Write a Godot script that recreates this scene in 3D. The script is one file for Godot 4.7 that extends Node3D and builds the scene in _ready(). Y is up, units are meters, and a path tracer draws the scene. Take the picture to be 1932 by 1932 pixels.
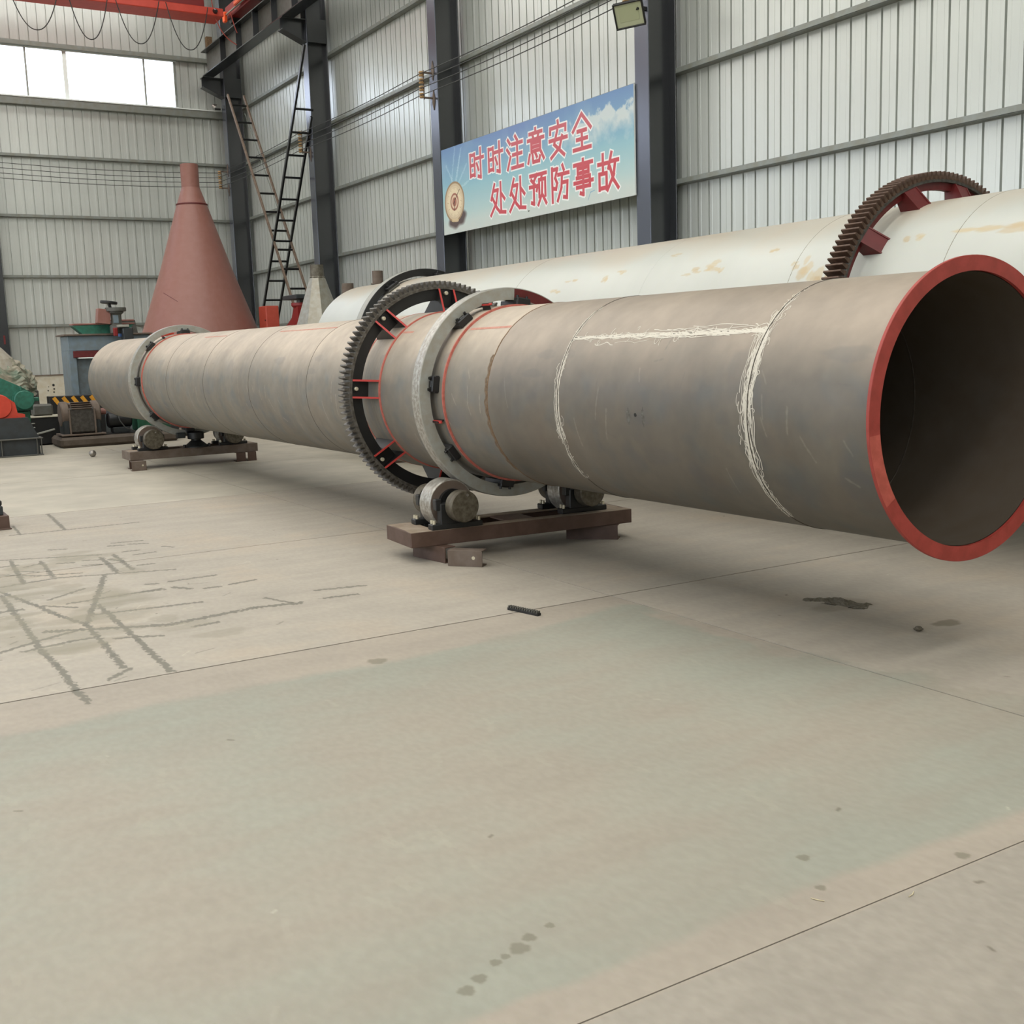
extends Node3D

# A steel workshop: a long welded rotary drum on roller stations lies across a worn concrete floor,
# a second cream drum behind it, corrugated walls, dark columns and a safety banner.

const WALL_Z := -10.45      # face of the sheet metal of the long wall
const END_X := -31.15       # face of the sheet metal of the end wall
const PURLIN_Y := [0.78, 2.24, 3.7, 5.165, 6.625, 8.08, 9.53]
const COLUMN_X := [-30.64, -24.62, -18.59, -12.57, -6.5, -0.5, 5.5, 11.5]
const DRUM_R := 0.663
const DRUM_Y := 1.218

var rng := RandomNumberGenerator.new()
var noise_cache := {}
var M := {}


# ------------------------------------------------------------------ mesh building
class MB:
	var v := PackedVector3Array()
	var n := PackedVector3Array()
	var uv := PackedVector2Array()
	var ix := PackedInt32Array()
	var xf := Transform3D()

	func at(p: Vector3, b := Basis()) -> MB:
		xf = Transform3D(b, p)
		return self

	func poly(pts: Array, out: Vector3) -> void:
		# a flat convex polygon, turned so that it faces out
		var q := []
		for p in pts:
			q.append(xf * (p as Vector3))
		var o := (xf.basis * out).normalized()
		var nn: Vector3 = (q[1] - q[0]).cross(q[2] - q[0])
		if nn.length_squared() < 1e-16:
			return
		nn = nn.normalized()
		if nn.dot(o) < 0.0:
			q.reverse()
			nn = -nn
		var first := v.size()
		var ax := Vector3.UP.cross(nn)
		if ax.length() < 0.2:
			ax = Vector3.RIGHT
		ax = ax.normalized()
		var ay := nn.cross(ax)
		for p in q:
			v.append(p)
			n.append(nn)
			uv.append(Vector2((p as Vector3).dot(ax), -(p as Vector3).dot(ay)))
		for k in range(1, q.size() - 1):
			ix.append_array([first, first + k + 1, first + k])

	func smooth_quad(p: Array, nn: Array, t: Array) -> void:
		# p in counter-clockwise order seen from outside
		var first := v.size()
		for k in 4:
			v.append(xf * (p[k] as Vector3))
			n.append((xf.basis * (nn[k] as Vector3)).normalized())
			uv.append(t[k])
		ix.append_array([first, first + 2, first + 1, first, first + 3, first + 2])

	func box(c: Vector3, s: Vector3, bev := 0.0) -> MB:
		var h := s / 2.0
		var b := minf(bev, minf(h.x, minf(h.y, h.z)) * 0.8)
		for i in 3:
			var j := (i + 1) % 3
			var k := (i + 2) % 3
			for si in [-1.0, 1.0]:
				var f := []
				for e in [[-1.0, -1.0], [1.0, -1.0], [1.0, 1.0], [-1.0, 1.0]]:
					var p := Vector3()
					p[i] = si * h[i]
					p[j] = e[0] * (h[j] - b)
					p[k] = e[1] * (h[k] - b)
					f.append(c + p)
				var o := Vector3()
				o[i] = si
				poly(f, o)
				if b > 0.0:
					for sj in [-1.0, 1.0]:
						var g := []
						for w in [[0, -1.0], [0, 1.0], [1, 1.0], [1, -1.0]]:
							var p := Vector3()
							p[i] = si * (h[i] if w[0] == 0 else h[i] - b)
							p[j] = sj * (h[j] - b if w[0] == 0 else h[j])
							p[k] = w[1] * (h[k] - b)
							g.append(c + p)
						o = Vector3()
						o[i] = si
						o[j] = sj
						poly(g, o)
		if b > 0.0:
			for sx in [-1.0, 1.0]:
				for sy in [-1.0, 1.0]:
					for sz in [-1.0, 1.0]:
						poly([c + Vector3(sx * h.x, sy * (h.y - b), sz * (h.z - b)), c + Vector3(sx * (h.x - b), sy * h.y, sz * (h.z - b)), c + Vector3(sx * (h.x - b), sy * (h.y - b), sz * h.z)], Vector3(sx, sy, sz))
		return self

	func lathe(prof: Array, seg: int, smooth := false, a0 := 0.0, a1 := TAU, vs := 1.0) -> MB:
		# profile of (radius, height) about the local y axis, its outside on the right hand of the way it runs
		var nr := []
		for k in prof.size() - 1:
			var d: Vector2 = (prof[k + 1] - prof[k])
			nr.append(Vector2(d.y, -d.x).normalized())
		var run := 0.0
		for k in prof.size() - 1:
			var p: Vector2 = prof[k]
			var q: Vector2 = prof[k + 1]
			var len := p.distance_to(q)
			if len < 1e-6:
				continue
			var np: Vector2 = nr[k]
			var nq: Vector2 = nr[k]
			if smooth:
				if k > 0:
					np = (nr[k] + nr[k - 1]).normalized()
				if k < nr.size() - 1:
					nq = (nr[k] + nr[k + 1]).normalized()
			for s in seg:
				var a := a0 + (a1 - a0) * s / seg
				var b := a0 + (a1 - a0) * (s + 1) / seg
				var ca := cos(a)
				var sa := sin(a)
				var cb := cos(b)
				var sb := sin(b)
				smooth_quad([Vector3(p.x * ca, p.y, p.x * sa), Vector3(q.x * ca, q.y, q.x * sa), Vector3(q.x * cb, q.y, q.x * sb), Vector3(p.x * cb, p.y, p.x * sb)],
					[Vector3(np.x * ca, np.y, np.x * sa), Vector3(nq.x * ca, nq.y, nq.x * sa), Vector3(nq.x * cb, nq.y, nq.x * sb), Vector3(np.x * cb, np.y, np.x * sb)],
					[Vector2(run * vs, a / TAU), Vector2((run + len) * vs, a / TAU), Vector2((run + len) * vs, b / TAU), Vector2(run * vs, b / TAU)])
			run += len
		return self

	func cyl(a: Vector3, b: Vector3, r: float, seg := 16, r2 := -1.0, bev := 0.0) -> MB:
		# a closed round bar from a to b
		var keep := xf
		var y := (b - a).normalized()
		var x := y.cross(Vector3.RIGHT if absf(y.x) < 0.9 else Vector3.UP).normalized()
		xf = keep * Transform3D(Basis(x, y, x.cross(y)), a)
		var h := (b - a).length()
		var t := r if r2 < 0.0 else r2
		var e := minf(bev, minf(r, h) * 0.4)
		if e > 0.0:
			lathe([Vector2(0, 0), Vector2(r - e, 0), Vector2(r, e), Vector2(t, h - e), Vector2(t - e, h), Vector2(0, h)], seg)
		else:
			lathe([Vector2(0, 0), Vector2(r, 0), Vector2(t, h), Vector2(0, h)], seg)
		xf = keep
		return self

	func prism(pts: Array, d: float) -> MB:
		# a polygon in the local xy plane, pushed out to both sides along z
		var poly2 := PackedVector2Array(pts)
		if Geometry2D.is_polygon_clockwise(poly2):
			poly2.reverse()
		var tri := Geometry2D.triangulate_polygon(poly2)
		for k in range(0, tri.size(), 3):
			var a := poly2[tri[k]]
			var b := poly2[tri[k + 1]]
			var c := poly2[tri[k + 2]]
			poly([Vector3(a.x, a.y, d / 2), Vector3(b.x, b.y, d / 2), Vector3(c.x, c.y, d / 2)], Vector3(0, 0, 1))
			poly([Vector3(a.x, a.y, -d / 2), Vector3(b.x, b.y, -d / 2), Vector3(c.x, c.y, -d / 2)], Vector3(0, 0, -1))
		for k in poly2.size():
			var a := poly2[k]
			var b := poly2[(k + 1) % poly2.size()]
			var o := Vector3(b.y - a.y, a.x - b.x, 0)
			poly([Vector3(a.x, a.y, -d / 2), Vector3(b.x, b.y, -d / 2), Vector3(b.x, b.y, d / 2), Vector3(a.x, a.y, d / 2)], o)
		return self

	func tube(path: Array, r: float, seg := 8) -> MB:
		var rings := []
		var x := Vector3()
		for k in path.size():
			var t: Vector3 = (path[mini(k + 1, path.size() - 1)] - path[maxi(k - 1, 0)]).normalized()
			if k == 0:
				x = t.cross(Vector3.UP if absf(t.y) < 0.9 else Vector3.RIGHT).normalized()
			else:
				x = (x - t * x.dot(t)).normalized()
			var y := t.cross(x)
			var ring := []
			for s in seg:
				var a := TAU * s / seg
				ring.append(x * cos(a) + y * sin(a))
			rings.append(ring)
		for k in path.size() - 1:
			for s in seg:
				var s2 := (s + 1) % seg
				smooth_quad([path[k] + rings[k][s] * r, path[k] + rings[k][s2] * r, path[k + 1] + rings[k + 1][s2] * r, path[k + 1] + rings[k + 1][s] * r],
					[rings[k][s], rings[k][s2], rings[k + 1][s2], rings[k + 1][s]], [Vector2(k, 0), Vector2(k, 1), Vector2(k + 1, 1), Vector2(k + 1, 0)])
		return self

	func mesh() -> ArrayMesh:
		var a := []
		a.resize(Mesh.ARRAY_MAX)
		a[Mesh.ARRAY_VERTEX] = v
		a[Mesh.ARRAY_NORMAL] = n
		a[Mesh.ARRAY_TEX_UV] = uv
		a[Mesh.ARRAY_INDEX] = ix
		var m := ArrayMesh.new()
		m.add_surface_from_arrays(Mesh.PRIMITIVE_TRIANGLES, a)
		return m


# ------------------------------------------------------------------ nodes
func put(called: String, m, material: Material, parent: Node, at := Vector3.ZERO, b := Basis()) -> MeshInstance3D:
	var o := MeshInstance3D.new()
	o.name = called
	o.mesh = m.mesh() if m is MB else m
	o.material_override = material
	o.transform = Transform3D(b, at)
	parent.add_child(o, true)
	return o


func thing(called: String, label: String, category: String, at := Vector3.ZERO, turn := 0.0, group := "") -> Node3D:
	var o := Node3D.new()
	o.name = called
	add_child(o, true)
	o.position = at
	o.rotation.y = turn
	o.set_meta("label", label)
	o.set_meta("category", category)
	if group:
		o.set_meta("group", group)
	return o


func structure(called: String) -> Node3D:
	var o := Node3D.new()
	o.name = called
	add_child(o, true)
	o.set_meta("kind", "structure")
	return o


func tag(o: Node, label: String, category: String, group := "") -> Node:
	o.set_meta("label", label)
	o.set_meta("category", category)
	if group:
		o.set_meta("group", group)
	return o


func mb(p := Vector3.ZERO, b := Basis()) -> MB:
	return MB.new().at(p, b)


# ------------------------------------------------------------------ materials
func noise_tex(key: String, freq: float, lo: float, hi: float, octaves := 4, size := 512, normal := false, bump := 4.0, tint := Color.WHITE) -> NoiseTexture2D:
	if noise_cache.has(key):
		return noise_cache[key]
	var f := FastNoiseLite.new()
	f.noise_type = FastNoiseLite.TYPE_SIMPLEX_SMOOTH
	f.seed = hash(key) % 9999
	f.frequency = freq
	f.fractal_octaves = octaves
	f.fractal_gain = 0.55
	var t := NoiseTexture2D.new()
	t.width = size
	t.height = size
	t.seamless = true
	t.noise = f
	if normal:
		t.as_normal_map = true
		t.bump_strength = bump
	else:
		var g := Gradient.new()
		g.set_color(0, Color(lo * tint.r, lo * tint.g, lo * tint.b))
		g.set_color(1, Color(hi, hi, hi))
		g.set_offset(0, 0.2)
		g.set_offset(1, 0.8)
		t.color_ramp = g
	noise_cache[key] = t
	return t


func mat(key: String, c: Color, rough := 0.6, metal := 0.0, wear := 0.2, scale := 1.0, spec := 0.5) -> StandardMaterial3D:
	if M.has(key):
		return M[key]
	var m := StandardMaterial3D.new()
	m.resource_name = key
	m.albedo_color = c
	m.roughness = rough
	m.metallic = metal
	m.metallic_specular = spec
	if wear > 0.0:
		var level := "light" if wear < 0.12 else "middle" if wear < 0.3 else "strong"
		var lo := 0.955 if wear < 0.12 else 0.89 if wear < 0.3 else 0.74
		m.albedo_texture = noise_tex("wear_" + level, 0.012, lo, 1.0, 5, 512, false, 4.0, Color(1.0, 0.97, 0.93))
		m.uv1_triplanar = true
		m.uv1_scale = Vector3.ONE * scale
	M[key] = m
	return m


func relief(m: StandardMaterial3D, freq: float, strength: float, scale := 1.0) -> StandardMaterial3D:
	m.normal_enabled = true
	m.normal_texture = noise_tex("relief_%s" % str(freq), freq, 0, 1, 4, 512, true, 6.0)
	m.normal_scale = strength
	m.uv1_triplanar = true
	m.uv1_scale = Vector3.ONE * scale
	return m


func field(w: int, h: int, freq: float, seed_: int, octaves := 4, seamless := false) -> PackedByteArray:
	var f := FastNoiseLite.new()
	f.noise_type = FastNoiseLite.TYPE_SIMPLEX_SMOOTH
	f.seed = seed_
	f.frequency = freq
	f.fractal_octaves = octaves
	var im: Image = f.get_seamless_image(w, h) if seamless else f.get_image(w, h)
	im.convert(Image.FORMAT_L8)
	return im.get_data()


func stretched(w: int, h: int, sw: int, sh: int, freq: float, seed_: int, octaves := 4, seamless := false) -> PackedByteArray:
	# noise made small and drawn out, so that it runs in streaks
	var f := FastNoiseLite.new()
	f.noise_type = FastNoiseLite.TYPE_SIMPLEX_SMOOTH
	f.seed = seed_
	f.frequency = freq
	f.fractal_octaves = octaves
	var im: Image = f.get_seamless_image(sw, sh) if seamless else f.get_image(sw, sh)
	im.convert(Image.FORMAT_L8)
	im.resize(w, h, Image.INTERPOLATE_CUBIC)
	return im.get_data()


func stroke(im: Image, pts: Array, w: float, c: Color, strength: float, ragged := 0.35) -> void:
	# a ragged line of width w pixels through points in pixels
	var f := FastNoiseLite.new()
	f.frequency = 0.1
	f.fractal_octaves = 4
	for k in pts.size() - 1:
		var a: Vector2 = pts[k]
		var b: Vector2 = pts[k + 1]
		var lo := Vector2(minf(a.x, b.x), minf(a.y, b.y)) - Vector2.ONE * (w + 2)
		var hi := Vector2(maxf(a.x, b.x), maxf(a.y, b.y)) + Vector2.ONE * (w + 2)
		for y in range(maxi(0, int(lo.y)), mini(im.get_height(), int(hi.y) + 1)):
			for x in range(maxi(0, int(lo.x)), mini(im.get_width(), int(hi.x) + 1)):
				var p := Vector2(x, y)
				var d := p.distance_to(Geometry2D.get_closest_point_to_segment(p, a, b))
				var edge := w * 0.5 * (1.0 - ragged * (0.45 + 1.1 * f.get_noise_2d(x, y)))
				var t := clampf((edge - d) * 0.45 + 0.5, 0.0, 1.0) * strength
				if t > 0.0:
					im.set_pixel(x, y, im.get_pixel(x, y).lerp(c, t))


func blot(im: Image, at: Vector2, r: Vector2, c: Color, strength: float, seed_ := 0.0) -> void:
	for y in range(maxi(0, int(at.y - r.y * 1.5)), mini(im.get_height(), int(at.y + r.y * 1.5) + 1)):
		for x in range(maxi(0, int(at.x - r.x * 1.5)), mini(im.get_width(), int(at.x + r.x * 1.5) + 1)):
			var q := Vector2((x - at.x) / r.x, (y - at.y) / r.y)
			var a := q.angle()
			var e := 1.0 + 0.09 * sin(a * 3.0 + seed_) + 0.05 * sin(a * 7.0 + seed_ * 2.3)
			var t := clampf((e - q.length()) * 3.5, 0.0, 1.0) * strength
			if t > 0.0:
				im.set_pixel(x, y, im.get_pixel(x, y).lerp(c, t))


func lines_of(text: String) -> Array:
	# "x,y x,y;x,y x,y" as a list of polylines
	var out := []
	for part in text.split(";"):
		var line := []
		for pair in part.split(" ", false):
			var xy := pair.split(",")
			line.append(Vector2(float(xy[0]), float(xy[1])))
		out.append(line)
	return out


# ------------------------------------------------------------------ the scene
func _ready() -> void:
	rng.seed = 20240611
	camera_and_light()
	materials()
	floor_slabs()
	long_wall()
	end_wall()
	far_walls()
	roof()
	columns()
	crane()
	rotary_drum()
	cream_drum()
	roller_stations()
	safety_banner()
	wall_fittings()
	ladders()
	hoppers()
	machines()
	floor_bits()


func camera_and_light() -> void:
	var cam := Camera3D.new()
	cam.name = "camera"
	add_child(cam)
	# looks along the hall, a little down, tilted by two degrees
	var yaw := deg_to_rad(58.92)
	var pitch := deg_to_rad(8.56)
	var roll := deg_to_rad(1.87)
	var fwd := Vector3(-sin(yaw) * cos(pitch), -sin(pitch), -cos(yaw) * cos(pitch))
	var right := Vector3(cos(yaw), 0, -sin(yaw))
	var down := fwd.cross(right)
	var r2 := right * cos(roll) + down * sin(roll)
	var d2 := down * cos(roll) - right * sin(roll)
	cam.transform = Transform3D(Basis(r2, -d2, -fwd), Vector3(0, 1.6, 0))
	cam.fov = rad_to_deg(2.0 * atan(966.0 / 2110.0))
	cam.far = 200.0
	cam.current = true

	var we := WorldEnvironment.new()
	we.name = "environment"
	var e := Environment.new()
	var sky := Sky.new()
	var sm := ProceduralSkyMaterial.new()       # a bright overcast day
	sm.sky_top_color = Color(0.84, 0.9, 1.0)
	sm.sky_horizon_color = Color(0.97, 0.98, 1.0)
	sm.ground_horizon_color = Color(0.8, 0.8, 0.78)
	sm.ground_bottom_color = Color(0.6, 0.6, 0.58)
	sm.sky_energy_multiplier = 2.2
	sm.ground_energy_multiplier = 1.2
	sky.sky_material = sm
	e.background_mode = Environment.BG_SKY
	e.sky = sky
	e.tonemap_mode = Environment.TONE_MAPPER_LINEAR
	e.tonemap_exposure = 1.04
	e.sdfgi_enabled = true
	e.ssao_enabled = true
	e.ssil_enabled = true
	we.environment = e
	add_child(we)

	# daylight through the translucent strips of the roof
	for k in 9:
		var l := AreaLight3D.new()
		l.name = "skylight_glow"
		l.area_size = Vector2(1.6, 21.0)
		l.area_normalize_energy = true
		l.light_energy = 62.0
		l.light_color = Color(1.0, 0.995, 0.98)
		l.shadow_enabled = true
		l.position = Vector3(-28.5 + 6.02 * k, 11.72, 1.6)
		l.rotation_degrees = Vector3(-90, 0, 0)
		add_child(l, true)


func materials() -> void:
	mat("dark steel paint", Color(0.135, 0.145, 0.158), 0.26, 0.0, 0.0, 0.4, 0.7)
	mat("brightened flange paint", Color(0.33, 0.345, 0.385), 0.24, 0.55, 0.0, 0.4, 0.7)  # the column paint, made paler and metallic to carry the window reflections
	mat("black paint", Color(0.095, 0.098, 0.1), 0.45, 0.0, 0.2, 1.0)
	mat("black gloss", Color(0.06, 0.062, 0.065), 0.3, 0.0, 0.0)
	mat("primer red", Color(0.60, 0.225, 0.19), 0.6, 0.0, 0.2, 1.5)
	mat("rib red", Color(0.72, 0.22, 0.20), 0.5, 0.0, 0.2, 3.0)
	mat("gear red", Color(0.37, 0.085, 0.085), 0.5, 0.0, 0.2, 2.0)
	mat("crane red", Color(0.50, 0.085, 0.075), 0.45, 0.0, 0.08, 0.7)
	mat("crane orange red", Color(0.80, 0.27, 0.20), 0.5, 0.0, 0.08, 0.7)
	mat("orange plastic", Color(0.98, 0.38, 0.16), 0.4, 0.0, 0.0)
	mat("rust brown steel", Color(0.335, 0.255, 0.215), 0.6, 0.0, 0.2, 1.0)
	mat("brown dusty steel", Color(0.41, 0.36, 0.32), 0.7, 0.0, 0.2, 1.0)
	mat("dusty top", Color(0.56, 0.505, 0.44), 0.85, 0.0, 0.2, 1.0)
	mat("machined steel", Color(0.58, 0.57, 0.55), 0.32, 0.75, 0.2, 3.0)
	mat("gear steel", Color(0.40, 0.385, 0.36), 0.5, 0.35, 0.3, 3.0)
	mat("gear face", Color(0.30, 0.29, 0.27), 0.55, 0.3, 0.3, 3.0)
	mat("rusty gear steel", Color(0.36, 0.27, 0.21), 0.6, 0.2, 0.5, 3.0)
	mat("tyre face steel", Color(0.60, 0.605, 0.58), 0.5, 0.1, 0.08, 1.5)
	mat("cap steel", Color(0.40, 0.375, 0.32), 0.5, 0.3, 0.5, 3.0)
	mat("bolt steel", Color(0.80, 0.77, 0.68), 0.35, 0.5, 0.0)
	mat("purlin grey", Color(0.50, 0.52, 0.50), 0.42, 0.2, 0.08, 0.8)
	mat("galvanised", Color(0.60, 0.62, 0.59), 0.42, 0.25, 0.2, 0.8)
	mat("hopper sheet", Color(0.62, 0.61, 0.57), 0.3, 0.55, 0.2, 1.2)
	mat("chalk", Color(0.76, 0.735, 0.68), 0.9, 0.0, 0.0)
	mat("red line", Color(0.72, 0.40, 0.35), 0.7, 0.0, 0.2, 3.0)
	mat("faint red line", Color(0.72, 0.52, 0.46), 0.8, 0.0, 0.2, 3.0)
	mat("seam", Color(0.30, 0.27, 0.23), 0.8, 0.0, 0.3, 3.0)
	mat("rust seam", Color(0.46, 0.36, 0.25), 0.85, 0.0, 0.5, 6.0)
	mat("hopper primer", Color(0.545, 0.375, 0.34), 0.45, 0.0, 0.08, 0.8)
	mat("teal paint", Color(0.16, 0.42, 0.35), 0.45, 0.0, 0.2, 1.5)
	mat("green paint", Color(0.11, 0.33, 0.24), 0.45, 0.0, 0.2, 1.5)
	mat("orange red paint", Color(0.74, 0.24, 0.16), 0.45, 0.0, 0.08, 1.5)
	mat("cabinet blue", Color(0.43, 0.49, 0.53), 0.5, 0.0, 0.08, 0.8)
	mat("dark grey blue", Color(0.17, 0.19, 0.2), 0.5, 0.0, 0.2, 0.8)
	mat("grey paint", Color(0.33, 0.33, 0.31), 0.5, 0.0, 0.2, 1.0)
	mat("cream plaster", Color(0.745, 0.73, 0.67), 0.9, 0.0, 0.08, 0.7)
	mat("ladder brown", Color(0.47, 0.40, 0.34), 0.7, 0.0, 0.3, 2.0)
	mat("wire", Color(0.22, 0.22, 0.21), 0.6, 0.2, 0.0)
	mat("porcelain", Color(0.68, 0.55, 0.38), 0.3, 0.0, 0.0)
	mat("lamp reflector", Color(0.72, 0.74, 0.62), 0.25, 0.1, 0.0)
	mat("white trim", Color(0.88, 0.9, 0.88), 0.4, 0.0, 0.0)
	mat("red cable", Color(0.62, 0.25, 0.2), 0.6, 0.0, 0.0)
	mat("wood", Color(0.42, 0.33, 0.22), 0.8, 0.0, 0.3, 3.0)
	mat("roof sheet", Color(0.72, 0.73, 0.70), 0.6, 0.0, 0.0)
	mat("joint dirt", Color(0.15, 0.135, 0.11), 0.95, 0.0, 0.0)
	mat("grit", Color(0.40, 0.375, 0.315), 0.95, 0.0, 0.5, 8.0)
	mat("yellow paint", Color(0.84, 0.60, 0.15), 0.6, 0.0, 0.2, 2.0)

	var sheet := mat("wall sheet", Color(0.735, 0.75, 0.725), 0.3, 0.3, 0.0, 0.35, 0.7)
	sheet.normal_enabled = true
	sheet.normal_texture = noise_tex("sheet_waves", 0.008, 0, 1, 2, 512, true, 3.0)
	sheet.normal_scale = 0.07
	sheet.uv1_triplanar = true
	sheet.uv1_scale = Vector3(0.5, 0.08, 0.5)

	var glass := StandardMaterial3D.new()
	glass.resource_name = "window glass"
	glass.albedo_color = Color(0.95, 0.98, 1.0, 0.06)
	glass.roughness = 0.05
	glass.transparency = BaseMaterial3D.TRANSPARENCY_ALPHA
	M["glass"] = glass

	var lit := StandardMaterial3D.new()
	lit.resource_name = "skylight panel"
	lit.albedo_color = Color(0.9, 0.9, 0.86)
	lit.roughness = 0.5
	lit.emission_enabled = true
	lit.emission = Color(1.0, 0.995, 0.98)
	lit.emission_energy_multiplier = 1.5
	M["skylight"] = lit

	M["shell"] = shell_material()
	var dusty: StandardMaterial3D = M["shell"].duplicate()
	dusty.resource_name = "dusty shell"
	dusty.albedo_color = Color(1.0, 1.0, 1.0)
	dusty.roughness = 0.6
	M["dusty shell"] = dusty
	M["cream"] = cream_material()
	var inner := mat("shell inside", Color(0.31, 0.28, 0.245), 0.7, 0.0, 0.08, 0.7)
	inner.metallic_specular = 0.3


func shell_material() -> StandardMaterial3D:
	# mill-scale steel: u runs 4 m along the drum, v once around it (0 at the top, towards the camera first)
	var w := 1024
	var h := 1024
	var big := field(w, h, 0.006, 11, 4, true)
	var fine := field(w, h, 0.03, 12, 4, true)
	var ring := stretched(w, h, 256, 48, 0.03, 13, 4, true)
	var patch := field(w, h, 0.011, 14, 3, true)
	var data := PackedByteArray()
	data.resize(w * h * 3)
	for y in h:
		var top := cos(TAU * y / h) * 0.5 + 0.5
		for x in w:
			var k := y * w + x
			var b := big[k] / 255.0
			var f := fine[k] / 255.0
			var s := ring[k] / 255.0
			var p := patch[k] / 255.0
			var dust := clampf((top - 0.66) * 4.0 + 0.35 + (b - 0.5) * 0.5, 0.0, 1.0)  # settled dust, whitened further to paint in the light from above
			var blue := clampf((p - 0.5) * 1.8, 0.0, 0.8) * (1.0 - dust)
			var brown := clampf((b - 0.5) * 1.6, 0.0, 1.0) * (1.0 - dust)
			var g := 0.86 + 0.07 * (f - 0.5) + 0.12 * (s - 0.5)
			var r0 := lerpf(0.545, 0.485, blue)  # steel base lowered so the flank carries extra painted shade
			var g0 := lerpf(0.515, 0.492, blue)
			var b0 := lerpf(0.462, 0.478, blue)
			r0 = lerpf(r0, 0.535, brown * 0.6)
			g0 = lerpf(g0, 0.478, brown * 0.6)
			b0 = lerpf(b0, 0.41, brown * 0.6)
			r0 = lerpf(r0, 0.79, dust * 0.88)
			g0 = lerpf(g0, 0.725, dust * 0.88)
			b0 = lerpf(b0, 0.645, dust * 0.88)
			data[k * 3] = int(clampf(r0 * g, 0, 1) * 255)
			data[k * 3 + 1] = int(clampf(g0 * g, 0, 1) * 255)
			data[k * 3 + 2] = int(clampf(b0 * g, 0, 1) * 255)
	var m := StandardMaterial3D.new()
	m.resource_name = "mill scale shell"
	m.albedo_color = Color(0.83, 0.82, 0.81)
	var im := Image.create_from_data(w, h, false, Image.FORMAT_RGB8, data)
	# soft dark handling marks on the flank
	for k in 46:
		var p := Vector2(rng.randf() * w, rng.randfn(0.29, 0.05) * h)
		blot(im, p, Vector2(rng.randf_range(6, 46), rng.randf_range(6, 34)), Color(0.38, 0.38, 0.385), rng.randf_range(0.08, 0.26), k)
	for k in 40:
		var p := Vector2(rng.randf() * w, rng.randfn(0.27, 0.07) * h)
		stroke(im, [p, p + Vector2(rng.randf_range(-20, 20), rng.randf_range(-50, 50))], rng.randf_range(1.5, 4.0), Color(0.74, 0.71, 0.66) if k % 2 else Color(0.42, 0.40, 0.37), 0.35, 0.8)
	m.albedo_texture = ImageTexture.create_from_image(im)
	m.roughness = 0.48
	m.metallic = 0.12
	m.metallic_specular = 0.55
	return m


func cream_material() -> StandardMaterial3D:
	# cream paint with tan stains; u 0..1 along the 17.35 m of the drum, v once around
	var w := 2048
	var h := 512
	var big := field(w, h, 0.008, 21)
	var data := PackedByteArray()
	data.resize(w * h * 3)
	for k in w * h:
		var b := 0.96 + 0.05 * (big[k] / 255.0 - 0.5)
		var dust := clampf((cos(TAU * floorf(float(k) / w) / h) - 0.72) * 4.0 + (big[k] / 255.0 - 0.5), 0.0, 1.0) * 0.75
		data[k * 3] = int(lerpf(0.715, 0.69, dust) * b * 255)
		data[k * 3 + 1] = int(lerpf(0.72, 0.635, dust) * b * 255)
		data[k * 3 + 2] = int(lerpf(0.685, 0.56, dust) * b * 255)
	var im := Image.create_from_data(w, h, false, Image.FORMAT_RGB8, data)
	var tan := Color(0.64, 0.55, 0.40)
	# spots as (metres along x, degrees from the top, length, height in metres)
	for s in [[-4.83, 47.3, 0.22, 0.05], [-4.5, 46.5, 0.2, 0.04], [-5.43, 46.8, 0.08, 0.035], [-6.84, 44.0, 0.06, 0.03], [-7.53, 50.5, 0.13, 0.05], [-7.75, 52.0, 0.12, 0.03], [-7.4, 53.5, 0.06, 0.03], [-8.19, 37.4, 0.08, 0.02],
			[-6.23, 61.5, 0.10, 0.09], [-6.36, 57.0, 0.07, 0.08], [-6.14, 66.0, 0.06, 0.1], [-9.11, 50.4, 0.08, 0.05], [-9.64, 49.0, 0.12, 0.02], [-9.9, 56.0, 0.1, 0.03], [-8.9, 47.0, 0.07, 0.03], [-12.2, 60.0, 0.06, 0.03], [-6.5, 55.4, 0.04, 0.04]]:
		var p := Vector2((s[0] + 16.35) / 17.35 * w, s[1] / 360.0 * h)
		var px := w / 17.35
		var py := h / (TAU * 0.988)
		for j in 5:
			var o := Vector2(rng.randfn(0, s[2] * px * 0.45), rng.randfn(0, s[3] * py * 0.4))
			blot(im, p + o, Vector2(s[2] * px * rng.randf_range(0.3, 0.7), s[3] * py * rng.randf_range(0.35, 0.8)), tan.lerp(Color(0.72, 0.66, 0.53), rng.randf() * 0.6), 0.55, j * 1.7 + s[0])
	var m := StandardMaterial3D.new()
	m.resource_name = "cream paint"
	m.albedo_texture = ImageTexture.create_from_image(im)
	m.roughness = 0.38
	m.metallic_specular = 0.5
	return m


# ------------------------------------------------------------------ floor
const FX0 := -12.6
const FX1 := -0.6
const FZ0 := -6.8
const FZ1 := 0.4

func floor_px(p: Vector2) -> Vector2:
	return Vector2((p.x - FX0) / (FX1 - FX0) * 2048.0, (p.y - FZ0) / (FZ1 - FZ0) * 2048.0)


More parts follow.
